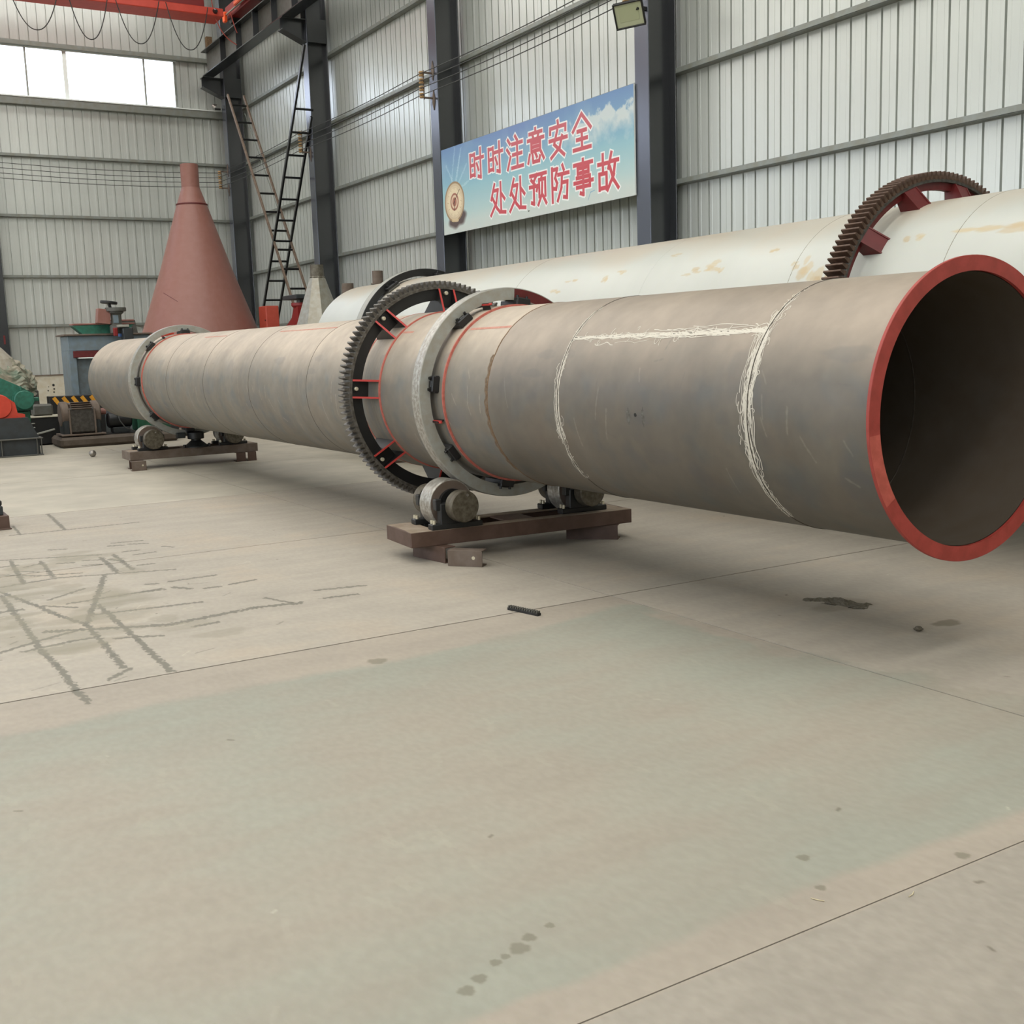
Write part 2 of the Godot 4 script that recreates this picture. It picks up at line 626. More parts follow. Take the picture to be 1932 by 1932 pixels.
func floor_image() -> Image:
	var w := 1024
	var h := 1024
	var big := field(w, h, 0.006, 31)
	var fine := field(w, h, 0.16, 32, 4)
	var streak := stretched(w, h, 1024, 150, 0.045, 33, 4)       # brush streaks that run across the hall
	var mid := field(w, h, 0.02, 34, 4)
	var data := PackedByteArray()
	data.resize(w * h * 3)
	for y in h:
		var z := FZ0 + (FZ1 - FZ0) * y / h
		for x in w:
			var k := y * w + x
			var wx := FX0 + (FX1 - FX0) * x / w
			var b := big[k] / 255.0 - 0.5
			var f := fine[k] / 255.0 - 0.5
			var s := streak[k] / 255.0 - 0.5
			var m := mid[k] / 255.0 - 0.5
			var g := 1.0 + 0.07 * s + 0.06 * f + 0.05 * b + 0.03 * m
			var r0 := 0.69
			var g0 := 0.656
			var b0 := 0.60
			var warm := clampf(b * 1.8 + s * 0.9, 0.0, 1.0)
			r0 = lerpf(r0, 0.69, warm)
			g0 = lerpf(g0, 0.64, warm)
			b0 = lerpf(b0, 0.572, warm)
			# the old green coat of one bay and the bare warm rim around it
			var left := -5.17 - 0.05 * clampf((-z - 1.0) / 3.0, 0.0, 1.0) - 0.2 * clampf((-z - 3.0), 0.0, 1.0) + 0.08 * b + 0.05 * m
			var right := -2.17 + 0.05 * m
			var inside := clampf((wx - left) * 14.0 + s, 0.0, 1.0) * clampf((right - wx) * 20.0 + s, 0.0, 1.0) * clampf((z + 4.07 + maxf(0.0, wx + 4.2) * 0.28 + m * 0.4) * 9.0, 0.0, 1.0)
			if wx > -5.63 and wx < -2.02 and z > -4.1:
				r0 = lerpf(r0, 0.646, 0.8)
				g0 = lerpf(g0, 0.606, 0.8)
				b0 = lerpf(b0, 0.55, 0.8)
			if inside > 0.0:
				var edge := maxf(clampf(1.0 - (wx - left) / 0.9, 0.0, 1.0), clampf(1.0 - (right - wx) / 0.75, 0.0, 1.0) * 0.8)
				edge = maxf(edge, clampf(1.0 - (z + 4.1) / 1.1, 0.0, 1.0) * clampf((-3.1 - wx) / 0.8, 0.0, 1.0))
				var green := clampf(0.34 + edge * 0.6 + b * 0.9 + s * 0.7 + m * 0.3, 0.0, 1.0)
				r0 = lerpf(r0, lerpf(0.655, 0.60, green), inside)
				g0 = lerpf(g0, lerpf(0.622, 0.597, green), inside)
				b0 = lerpf(b0, lerpf(0.562, 0.543, green), inside)
			elif wx > -2.02:
				r0 = 0.63
				g0 = 0.60
				b0 = 0.55
				g += 0.03 * f
			data[k * 3] = int(clampf(r0 * g, 0, 1) * 255)
			data[k * 3 + 1] = int(clampf(g0 * g, 0, 1) * 255)
			data[k * 3 + 2] = int(clampf(b0 * g, 0, 1) * 255)
	var im := Image.create_from_data(w, h, false, Image.FORMAT_RGB8, data)
	im.resize(2048, 2048, Image.INTERPOLATE_CUBIC)
	var dark := Color(0.45, 0.435, 0.385)
	# grey weld and oil lines on the floor left of the bay (x, z in metres)
	var thick := "-8.26,-0.87 -7.26,-0.87 -6.55,-0.86 -6.16,-0.88 -5.62,-0.88 -5.39,-0.89;-8.41,-0.88 -7.78,-1.02 -7.39,-1.09 -7.00,-1.19 -6.46,-1.18 -6.17,-1.17 -5.90,-1.16;-8.52,-1.60 -7.88,-1.43 -7.41,-1.30 -7.05,-1.20;-7.53,-1.36 -6.80,-1.36 -6.42,-1.36 -6.07,-1.35 -5.67,-1.35;-6.98,-0.95 -6.68,-1.59 -6.78,-2.17 -6.72,-2.45;-9.66,-1.11 -8.62,-1.06;-9.49,-1.31 -8.74,-1.28;-9.32,-1.74 -8.61,-1.71;-9.39,-1.85 -8.64,-1.83;-9.19,-1.78 -9.07,-1.85;-7.75,-1.91 -7.64,-1.99;-12.58,-1.83 -11.11,-1.77;-7.72,-0.79 -7.72,-0.92"
	var thin := "-8.59,-0.90 -8.68,-1.30 -8.42,-2.09;-9.77,-1.04 -9.47,-1.76;-7.70,-1.20 -7.77,-1.84;-6.63,-0.66 -6.76,-0.86 -6.91,-1.15;-6.57,-0.77 -6.64,-1.04 -6.65,-1.19;-7.25,-1.26 -7.17,-1.94;-6.55,-1.26 -6.44,-1.50;-6.53,-1.71 -6.55,-1.86;-5.71,-1.05 -5.85,-1.19;-9.86,-1.91 -9.82,-2.02;-9.48,-1.94 -9.48,-2.07;-9.27,-1.99 -9.29,-2.16;-10.00,-1.96 -9.96,-2.21;-9.84,-2.07 -9.77,-2.21;-9.53,-2.28 -9.42,-2.34;-10.02,-1.46 -9.97,-1.58;-9.29,-1.60 -9.24,-1.71;-9.07,-1.56 -9.02,-1.68;-8.78,-1.90 -8.77,-2.02;-9.45,-1.00 -9.44,-1.13;-9.31,-1.16 -9.39,-1.30;-9.18,-1.09 -9.02,-1.22;-9.30,-1.40 -9.25,-1.52;-7.99,-1.77 -7.97,-1.85;-7.98,-1.93 -7.99,-2.07 -7.99,-2.28;-7.74,-1.69 -7.73,-1.84;-7.58,-2.07 -7.57,-2.18;-7.59,-2.25 -7.63,-2.45;-11.12,-1.29 -11.10,-1.79 -11.10,-2.44;-11.75,-1.40 -11.10,-1.38;-7.91,-1.12 -8.14,-1.39;-9.10,-0.96 -8.86,-1.19 -8.76,-1.48;-7.01,-2.31 -6.76,-2.40;-7.74,-1.06 -7.54,-1.23;-6.75,-2.62 -6.72,-2.84;-7.01,-2.66 -6.94,-2.99"
	for l in lines_of(thick):
		stroke(im, l.map(floor_px), 15.0, dark, 0.85, 0.75)
	for l in lines_of(thin):
		stroke(im, l.map(floor_px), 10.0, dark, 0.85, 0.75)
	# grey wear between the lines
	for k in 40:
		var p := floor_px(Vector2(rng.randf_range(-9.8, -6.2), rng.randf_range(-1.9, -0.6)))
		blot(im, p, Vector2(rng.randf_range(10, 40), rng.randf_range(20, 90)), Color(0.56, 0.535, 0.46), 0.35, k)
	for k in 70:
		var p := floor_px(Vector2(rng.randf_range(-9.8, -5.6), rng.randf_range(-2.8, -0.4)))
		stroke(im, [p, p + Vector2(rng.randf_range(-14, 14), rng.randf_range(-40, 40))], rng.randf_range(2.0, 4.0), Color(0.80, 0.76, 0.68) if k % 3 else dark, 0.5, 0.8)
	# drips and damp spots near the camera
	for s in [[-2.304, -1.21, 0.022], [-2.333, -1.264, 0.02], [-2.398, -1.424, 0.028], [-2.374, -1.336, 0.016], [-2.451, -1.556, 0.014], [-2.43, -1.475, 0.02], [-2.385, -1.372, 0.013], [-2.179, -2.324, 0.016], [-2.345, -2.424, 0.02], [-2.078, -2.828, 0.022], [-5.176, -2.278, 0.05]]:
		blot(im, floor_px(Vector2(s[0], s[1])), Vector2(s[2] * 200.0, s[2] * 330.0), Color(0.47, 0.45, 0.385), 0.62, s[0] * 40.0)
	blot(im, floor_px(Vector2(-3.91, -5.13)), Vector2(11, 30), Color(0.45, 0.42, 0.35), 0.6, 2.0)
	blot(im, floor_px(Vector2(-4.55, -5.02)), Vector2(24, 70), Color(0.42, 0.39, 0.32), 0.25, 3.0)
	# pale scuffs on the green coat
	for k in 44:
		var p := floor_px(Vector2(rng.randf_range(-4.9, -2.3), rng.randf_range(-3.6, 0.2)))
		stroke(im, [p, p + Vector2(rng.randf_range(12, 30), rng.randf_range(-16, 16))], rng.randf_range(7.0, 16.0), Color(0.70, 0.68, 0.61), 0.22, 0.95)
	for k in 60:
		var p := Vector2(rng.randf() * 2048, rng.randf() * 2048)
		stroke(im, [p, p + Vector2(rng.randf_range(-3, 3), rng.randf_range(-7, 7))], rng.randf_range(1.5, 2.6), Color(0.34, 0.31, 0.26) if k % 3 else Color(0.8, 0.77, 0.7), 0.6, 0.5)
	return im


func floor_slabs() -> void:
	var im := floor_image()
	var map := StandardMaterial3D.new()
	map.resource_name = "worn concrete"
	map.albedo_texture = ImageTexture.create_from_image(im)
	map.roughness = 0.62
	map.metallic_specular = 0.4
	map.texture_repeat = false
	map.detail_enabled = true
	map.detail_blend_mode = BaseMaterial3D.BLEND_MODE_MUL
	map.detail_uv_layer = BaseMaterial3D.DETAIL_UV_2
	map.detail_albedo = noise_tex("concrete_grain", 0.12, 0.88, 1.0, 5, 512)
	map.uv2_triplanar = true
	map.uv2_world_triplanar = true
	map.uv2_scale = Vector3.ONE * 1.7
	var plain := mat("plain concrete", Color(0.672, 0.643, 0.58), 0.62, 0.0, 0.0)
	plain.albedo_texture = noise_tex("concrete_clouds", 0.012, 0.91, 1.0, 5, 512)
	plain.uv1_triplanar = true
	plain.uv1_world_triplanar = true
	plain.uv1_scale = Vector3.ONE * 0.17

	var f := structure("floor")
	put("floor_base", mb().box(Vector3(-6.6, -0.2, 1.5), Vector3(50, 0.2, 24.6)), M["joint dirt"], f)
	put("joint_filler", mb().box(Vector3(-6.6, -0.053, 1.5), Vector3(49.8, 0.1, 24.4)), M["joint dirt"], f)
	var xs := [-31.3, -29.6, -26.2, -22.8, -19.4, -15.9, -12.4, -9.0, -5.62, -2.03, 1.5, 5.0, 8.5, 12.0, 18.0]
	var zs := [-10.6, -8.2, -4.1, 0.2, 4.4, 8.6, 13.6]
	for i in xs.size() - 1:
		for j in zs.size() - 1:
			var a := Vector3(xs[i] + (0.0025 if i == 9 else 0.007), 0, zs[j] + 0.0045)
			var b := Vector3(xs[i + 1] - (0.0025 if i == 8 else 0.007), 0, zs[j + 1] - 0.0045)
			var m := mb()
			# a slab with a chipped, slightly rounded rim
			var e := 0.0015
			var c := (a + b) / 2.0
			m.box(Vector3(c.x, -0.05, c.z), Vector3(b.x - a.x, 0.1, b.z - a.z))
			for k in m.v.size():
				m.uv[k] = Vector2((m.v[k].x - FX0) / (FX1 - FX0), (m.v[k].z - FZ0) / (FZ1 - FZ0))
			var mapped := a.x > FX0 and b.x < FX1 + 0.1 and a.z > FZ0 - 1.5 and b.z < FZ1
			mapped = mapped or (i >= 6 and i <= 9 and j >= 1 and j <= 2)
			put("concrete_slab", m, map if mapped else plain, f)


# ------------------------------------------------------------------ walls
func sheet_profile(width: float, pitch: float) -> Array:
	# a flat sheet with narrow grooves, seen from inside: x along the sheet, y away from the room
	var pts := [Vector2(0, 0)]
	var count := int(round(width / pitch))
	for k in count:
		var c := (k + 0.5) * pitch
		pts.append_array([Vector2(c - 0.014, 0), Vector2(c - 0.010, 0.034), Vector2(c + 0.010, 0.034), Vector2(c + 0.014, 0)])
		# a low stiffening fold in the middle of the pan
		if k < count - 1:
			var d := (k + 1) * pitch
			pts.append_array([Vector2(d - 0.05, 0), Vector2(d - 0.045, 0.002), Vector2(d + 0.045, 0.002), Vector2(d + 0.05, 0)])
	pts.append(Vector2(width, 0))
	return pts


func sheet_mesh(width: float, y0: float, y1: float) -> MB:
	# faces +z, backs to -z; a thin skin with a lapped edge
	var m := mb()
	var pts := sheet_profile(width, 0.2225)
	for k in pts.size() - 1:
		var a: Vector2 = pts[k]
		var b: Vector2 = pts[k + 1]
		var o := Vector3(-(b.y - a.y) * -1.0, 0, b.x - a.x)
		o = Vector3(b.y - a.y, 0, b.x - a.x)
		m.poly([Vector3(a.x, y0, -a.y), Vector3(b.x, y0, -b.y), Vector3(b.x, y1, -b.y), Vector3(a.x, y1, -a.y)], o)
		m.poly([Vector3(a.x, y0, -a.y - 0.002), Vector3(b.x, y0, -b.y - 0.002), Vector3(b.x, y1, -b.y - 0.002), Vector3(a.x, y1, -a.y - 0.002)], -o)
	# the raised edge where the next sheet laps over
	m.box(Vector3(0.004, (y0 + y1) / 2, 0.001), Vector3(0.006, y1 - y0, 0.004))
	return m


func purlin_mesh(length: float) -> MB:
	# a lipped channel along x: the front face at z=0, opening upwards
	var m := mb()
	m.box(Vector3(length / 2, 0.004, -0.065), Vector3(length, 0.008, 0.13))
	m.box(Vector3(length / 2, 0.036, -0.003), Vector3(length, 0.072, 0.006), 0.002)
	m.box(Vector3(length / 2, 0.07, -0.016), Vector3(length, 0.005, 0.028))
	return m


func long_wall() -> void:
	var w := structure("wall_back")
	var sheet := sheet_mesh(0.89, 0.9, 11.9)
	var shared := sheet.mesh()
	var x := END_X
	while x < 17.5:
		put("metal_sheet", shared, M["wall sheet"], w, Vector3(x, 0, WALL_Z))
		x += 0.89
	put("plinth", mb().box(Vector3(-6.6, 0.5, WALL_Z - 0.08), Vector3(50, 1.0, 0.2)), M["cream plaster"], w)
	put("outer_skin", mb().box(Vector3(-6.6, 6.0, WALL_Z - 0.14), Vector3(50, 12.0, 0.05)), M["galvanised"], w)
	for i in COLUMN_X.size() - 1:
		var length: float = COLUMN_X[i + 1] - COLUMN_X[i] - 0.02
		for y in PURLIN_Y:
			put("purlin", purlin_mesh(length), M["purlin grey"], w, Vector3(COLUMN_X[i] + 0.01, y, -10.32))
	# a slack diagonal tie in the last bay
	put("tie_rod", mb().cyl(Vector3(-30.2, 7.9, -10.28), Vector3(-26.6, 3.2, -10.28), 0.014, 8), M["purlin grey"], w)


func end_wall() -> void:
	var w := structure("wall_end")
	var turn := Basis(Vector3.UP, PI / 2)      # local x runs to -z, faces +x
	var low := sheet_mesh(0.89, 1.17, 8.07).mesh()
	var high := sheet_mesh(0.89, 9.33, 11.9).mesh()
	var full := sheet_mesh(0.89, 1.17, 11.9).mesh()
	var side := sheet_mesh(0.89, 8.07, 9.33).mesh()
	var z := 13.4
	while z > -10.6:
		put("metal_sheet", low, M["wall sheet"], w, Vector3(END_X, 0, z), turn)
		put("metal_sheet", high, M["wall sheet"], w, Vector3(END_X, 0, z), turn)
		z -= 0.89
	for zz in [-8.78, -9.67]:
		put("metal_sheet", side, M["wall sheet"], w, Vector3(END_X, 0, zz), turn)
	put("plinth", mb().box(Vector3(END_X - 0.06, 0.585, 1.5), Vector3(0.2, 1.17, 24)), M["cream plaster"], w)
	put("plinth_cap", mb().box(Vector3(END_X + 0.045, 1.18, 1.5), Vector3(0.05, 0.025, 24)), M["brown dusty steel"], w)
	for y in [2.42, 3.66, 5.16, 6.64]:
		put("purlin", purlin_mesh(23.4), M["purlin grey"], w, Vector3(END_X + 0.13, y - 0.02, 13.4), turn)
	put("sill_beam", mb().box(Vector3(END_X + 0.07, 7.97, 1.7), Vector3(0.14, 0.19, 23.4), 0.01), M["purlin grey"], w)
	put("sill_lip", mb().box(Vector3(END_X + 0.075, 8.075, 1.7), Vector3(0.16, 0.025, 23.4)), M["white trim"], w)
	put("head_beam", mb().box(Vector3(END_X + 0.06, 9.36, 1.7), Vector3(0.12, 0.12, 23.4), 0.01), M["purlin grey"], w)
	put("outer_skin", mb().box(Vector3(END_X - 0.14, 4.0, 1.5), Vector3(0.05, 8.0, 24.2)), M["galvanised"], w)
	put("outer_skin", mb().box(Vector3(END_X - 0.14, 10.7, 1.5), Vector3(0.05, 2.7, 24.2)), M["galvanised"], w)
	put("outer_skin", mb().box(Vector3(END_X - 0.14, 8.7, -9.65), Vector3(0.05, 1.5, 1.75)), M["galvanised"], w)
	# faint brush marks, hand-painted numbers on the plinth that nobody can read any more
	for q in [[-5.0, 0.72, 0.05], [-5.01, 0.62, 0.035], [-5.0, 0.54, 0.03], [-4.86, 0.58, 0.03], [-4.88, 0.68, 0.02]]:
		put("paint_mark", mb().at(Vector3(END_X + 0.042, q[1] + 0.2, q[0])).cyl(Vector3.ZERO, Vector3(0.002, 0, 0), q[2] * 0.7, 6), M["black paint"], w)

	# the window band: opening from y 8.09 to 9.3, z -8.75 to +11
	var win := structure("window_1")
	var edges := [-8.74, -7.95, -5.98, -5.05, -4.1, -3.2, -2.2, -1.3, -0.3, 0.7, 1.7, 2.7, 3.7, 4.7, 5.7, 6.7, 7.7, 8.7, 9.7, 11.0, 13.4]
	var wide := [-5.98, -3.2, -0.3, 2.7, 5.7, 8.7]
	for k in edges.size() - 1:
		var a: float = edges[k]
		var b: float = edges[k + 1]
		put("pane", mb().box(Vector3(END_X - 0.02, 8.69, (a + b) / 2), Vector3(0.006, 1.2, b - a - 0.03)), M["glass"], win)
		put("mullion", mb().box(Vector3(END_X - 0.01, 8.69, a), Vector3(0.05, 1.22, 0.1 if a in wide else 0.045), 0.004), M["galvanised"] if not a in wide else M["white trim"], win)
	put("frame_rail", mb().box(Vector3(END_X - 0.01, 8.1, 2.3), Vector3(0.06, 0.05, 22.2), 0.004), M["white trim"], win)
	put("frame_rail", mb().box(Vector3(END_X - 0.01, 9.3, 2.3), Vector3(0.06, 0.04, 22.2), 0.004), M["white trim"], win)

	# the post of the end wall at the left edge of the view
	var p := thing("steel_column", "dark steel post on the end wall at the left edge, beside the tarp heap", "column", Vector3(-30.95, 0, -3.86))
	put("flange", mb().box(Vector3(0.16, 5.9, 0), Vector3(0.016, 11.8, 0.3), 0.003), M["dark steel paint"], p)
	put("web", mb().box(Vector3(0.02, 5.9, 0), Vector3(0.27, 11.8, 0.012)), M["dark steel paint"], p)
	put("flange", mb().box(Vector3(-0.11, 5.9, 0), Vector3(0.016, 11.8, 0.3), 0.003), M["dark steel paint"], p)
	put("paint_patch", mb().box(Vector3(0.1695, 2.1, -0.04), Vector3(0.003, 0.22, 0.045), 0.001), M["gear red"], p).set_meta("label", "red paint patch")


func far_walls() -> void:
	# the other long wall, behind the camera's right shoulder, with a high window band
	var w := structure("wall_front")
	put("wall_panel", mb().box(Vector3(-6.6, 1.7, 13.6), Vector3(50, 3.4, 0.2)), M["roof sheet"], w)
	put("wall_panel", mb().box(Vector3(-6.6, 9.2, 13.6), Vector3(50, 5.4, 0.2)), M["roof sheet"], w)
	for k in 9:
		put("mullion", mb().box(Vector3(-31.2 + 6.02 * k, 4.95, 13.6), Vector3(0.3, 3.1, 0.22)), M["dark steel paint"], w)
	var win := structure("window_2")
	for k in 8:
		put("pane", mb().box(Vector3(-28.2 + 6.02 * k, 4.95, 13.6), Vector3(5.7, 3.1, 0.006)), M["glass"], win)
	# the unseen near gable; its gate leaf is added to shut out side light
	var g := structure("wall_near")
	put("wall_panel", mb().box(Vector3(18.1, 6, -7.5), Vector3(0.2, 12, 6.4)), M["roof sheet"], g)
	put("wall_panel", mb().box(Vector3(18.1, 6, 9.4), Vector3(0.2, 12, 8.6)), M["roof sheet"], g)
	put("wall_panel", mb().box(Vector3(18.1, 9, 0.4), Vector3(0.2, 6, 9.4)), M["roof sheet"], g)
	put("added_gate_leaf", mb().box(Vector3(18.0, 3, 0.4), Vector3(0.1, 6, 9.4)), M["purlin grey"], g)


func roof() -> void:
	var r := structure("ceiling")
	var x := -31.4
	for k in 9:
		var c := -28.5 + 6.02 * k
		put("roof_sheet", mb().box(Vector3((x + c - 0.8) / 2, 11.95, 1.5), Vector3(c - 0.8 - x, 0.1, 24.4)), M["roof sheet"], r)
		x = c + 0.8
		var s := structure("window_%d" % (k + 3))
		put("skylight_panel", mb().box(Vector3(c, 11.86, 1.6), Vector3(1.6, 0.04, 21.0)), M["skylight"], s)
		for e in [-9.7, 12.9]:
			put("roof_sheet", mb().box(Vector3(c, 11.95, e), Vector3(1.6, 0.1, 1.6)), M["roof sheet"], r)
	put("roof_sheet", mb().box(Vector3((x + 18.2) / 2, 11.95, 1.5), Vector3(maxf(18.2 - x, 0.1), 0.1, 24.4)), M["roof sheet"], r)


func columns() -> void:
	var names := [
		"dark steel column in the far corner behind the brown ladder", "dark steel column with black ladder leaning on it", "dark steel column left of the blue banner",
		"dark steel column right of the blue banner with floodlight near its top", "dark steel column beyond the right edge of the view"]
	for i in 5:
		var c := thing("steel_column", names[i], "column", Vector3(COLUMN_X[i], 0, -10.09), 0.0, "wall columns")
		put("flange", mb().box(Vector3(0, 5.9, 0.23), Vector3(0.3, 11.8, 0.02), 0.004), M["brightened flange paint"], c)
		put("flange", mb().box(Vector3(0, 5.9, -0.23), Vector3(0.3, 11.8, 0.02), 0.004), M["dark steel paint"], c)
		put("web", mb().box(Vector3(0, 5.9, 0), Vector3(0.014, 11.8, 0.44)), M["dark steel paint"], c)
		put("base_plate", mb().box(Vector3(0, 0.012, 0), Vector3(0.44, 0.024, 0.6), 0.004), M["dark steel paint"], c)
		for y in [8.36, 8.8]:
			for s in [-1, 1]:
				put("stiffener", mb().box(Vector3(0.078 * s, y, 0), Vector3(0.142, 0.014, 0.44)), M["dark steel paint"], c)
		# the bracket that carries the crane beam
		var b := put("bracket", mb(Vector3(0, 0, 0), Basis(Vector3.UP, -PI / 2)).prism([Vector2(0.24, 8.81), Vector2(0.79, 8.81), Vector2(0.79, 8.58), Vector2(0.24, 8.34)], 0.016), M["dark steel paint"], c)
		put("bracket_plate", mb().box(Vector3(0, 8.82, 0.515), Vector3(0.28, 0.02, 0.55), 0.003), M["dark steel paint"], b)
		put("bracket_plate", mb(Vector3(0, 8.46, 0.515), Basis(Vector3.RIGHT, -atan2(0.24, 0.55))).box(Vector3.ZERO, Vector3(0.28, 0.02, 0.6), 0.003), M["dark steel paint"], b)
		put("side_plate", mb().box(Vector3(0.149, 8.6, 0.0), Vector3(0.012, 0.5, 0.44)), M["dark steel paint"], c)


func crane() -> void:
	var b := thing("crane_beam", "dark riveted crane runway beam with stiffener plates high on the column brackets", "beam", Vector3(-7.0, 8.83, -9.45))
	var length := 47.0
	put("flange", mb().box(Vector3(0, 0.012, 0), Vector3(length, 0.024, 0.3), 0.004), M["dark steel paint"], b)
	put("flange", mb().box(Vector3(0, 0.6, 0), Vector3(length, 0.024, 0.32), 0.004), M["dark steel paint"], b)
	put("web", mb().box(Vector3(0, 0.306, 0), Vector3(length, 0.564, 0.014)), M["grey paint"], b)
	put("rail", mb().box(Vector3(0, 0.665, 0), Vector3(length, 0.1, 0.06), 0.012), M["rust brown steel"], b)
	var x := -28.9
	while x < 16.0:
		for s in [-1, 1]:
			put("stiffener", mb().box(Vector3(x + 7.0, 0.306, 0.078 * s), Vector3(0.014, 0.564, 0.142)), M["dark steel paint"], b)
		x += 1.262
	put("end_stop", mb().box(Vector3(-23.2, 0.78, 0.02), Vector3(0.12, 0.3, 0.16), 0.01), M["wood"], b)

	var g := thing("bridge_crane", "red overhead bridge crane girder at the top left above the window", "crane", Vector3(-27.15, 9.36, 2.0))
	put("girder", mb().box(Vector3(-0.12, 0.75, 0), Vector3(0.5, 1.2, 20.8), 0.02), M["crane red"], g)
	put("lower_flange", mb().box(Vector3(-0.1, 0.09, 0), Vector3(0.7, 0.18, 21.6), 0.015), M["crane orange red"], g)
	put("end_carriage", mb().box(Vector3(0.2, 0.46, -11.45), Vector3(2.6, 0.3, 0.34), 0.02), M["crane red"], g)
	put("end_carriage", mb().box(Vector3(0.2, 0.4, 11.0), Vector3(2.6, 0.3, 0.34), 0.02), M["crane red"], g)
	for e in [-0.9, 1.2]:
		put("wheel", mb().cyl(Vector3(e, 0.326, -11.56), Vector3(e, 0.326, -11.34), 0.14, 20, -1.0, 0.01), M["black paint"], g)
	put("rubber_buffer", mb().cyl(Vector3(0.25, 0.1, -10.6), Vector3(0.36, 0.08, -10.6), 0.06, 12, 0.03), M["black paint"], g)

	# the slack cable that follows the crane trolley
	var f := thing("festoon_cable", "thin dark cable hanging in four loops under the red crane girder", "cable", Vector3(-26.72, 9.35, -6.0))
	for l in [[-4.1, -5.14, 0.78], [-5.3, -6.16, 0.86], [-6.3, -7.27, 0.84], [-7.42, -8.38, 0.86]]:
		var path := []
		for k in 21:
			var t := k / 20.0
			path.append(Vector3(0, 0.12 - (l[2] + 0.12) * (1.0 - pow(absf(t * 2 - 1), 2.2)), lerpf(l[0], l[1], t) + 6.0))
		put("cable_loop", mb().tube(path, 0.011, 6), M["wire"], f)
	var path := []
	for k in 15:
		var t := k / 14.0
		path.append(Vector3(0, 0.6 - 1.15 * t - 0.25 * sin(t * PI * 0.9), -0.55 * t * t))
	tag(put("cord", mb().tube(path, 0.012, 6), M["red cable"], self, Vector3(-27.0, 9.42, -8.55)), "loose red cord hanging beside the end of the crane girder", "cord")
	path = []
	for k in 9:
		var t := k / 8.0
		path.append(Vector3(0.1 * t, 0.1 - 0.5 * t - 0.05 * sin(t * PI), -0.1 * t))
	tag(put("cord", mb().tube(path, 0.012, 6), M["red cable"], self, Vector3(-27.6, 9.6, -9.2)), "short red cord dangling over the crane beam web below the orange cover", "cord")

	tag(put("conductor_cover", mb(Vector3.ZERO, Basis(Vector3.UP, 0.0)).box(Vector3.ZERO, Vector3(1.25, 0.1, 0.09), 0.02), M["orange plastic"], self, Vector3(-26.6, 9.78, -9.2)), "long orange plastic cover on the crane rail conductor", "cover")
	tag(put("conductor_cover", mb().box(Vector3.ZERO, Vector3(0.14, 0.24, 0.09), 0.02), M["orange plastic"], self, Vector3(-28.05, 9.68, -9.2)), "small upright orange plastic cover at the end of the crane rail conductor", "cover")
	tag(put("conductor_rail", mb().cyl(Vector3(-28.0, 9.73, -9.22), Vector3(12, 9.73, -9.22), 0.02, 8), M["galvanised"], self), "grey conductor rail running along the top of the crane beam", "rail")


# ------------------------------------------------------------------ the drum in front
func on_drum(l: float, deg: float, r: float) -> Vector3:
	# l metres from the near end, deg from the top towards the camera side
	var a := deg_to_rad(deg)
	return Vector3(-l, DRUM_Y + r * cos(a), r * sin(a))


func drum_axis(l := 0.0) -> Transform3D:
	return Transform3D(Basis(Vector3(0, 1, 0), Vector3(-1, 0, 0), Vector3(0, 0, 1)), Vector3(-l, DRUM_Y, 0))


func ring_mb(l: float, prof: Array, seg := 96, smooth := false) -> MB:
	var m := mb()
	m.xf = drum_axis(l)
	return m.lathe(prof, seg, smooth)


func ring_profile(ro: float, ri: float, w: float, e := 0.004) -> Array:
	return [Vector2(ri, 0), Vector2(ro - e, 0), Vector2(ro, e), Vector2(ro, w - e), Vector2(ro - e, w), Vector2(ri, w), Vector2(ri, 0)]


func ribbon(m: MB, pts: Array, w: float, r: float) -> void:
	# a thin brush mark lying on the shell: pts as (metres along, degrees)
	for k in pts.size() - 1:
		var a: Vector2 = pts[k]
		var b: Vector2 = pts[k + 1]
		var pa := on_drum(a.x, a.y, r)
		var pb := on_drum(b.x, b.y, r)
		var na := (on_drum(a.x, a.y, 1.0) - on_drum(a.x, a.y, 0.0))
		var nb := (on_drum(b.x, b.y, 1.0) - on_drum(b.x, b.y, 0.0))
		var d := pb - pa
		if d.length() < 1e-5:
			continue
		var s := na.cross(d).normalized() * w * 0.5
		m.smooth_quad([pa - s, pb - s, pb + s, pa + s], [na, nb, nb, na], [Vector2.ZERO, Vector2.ZERO, Vector2.ZERO, Vector2.ZERO])


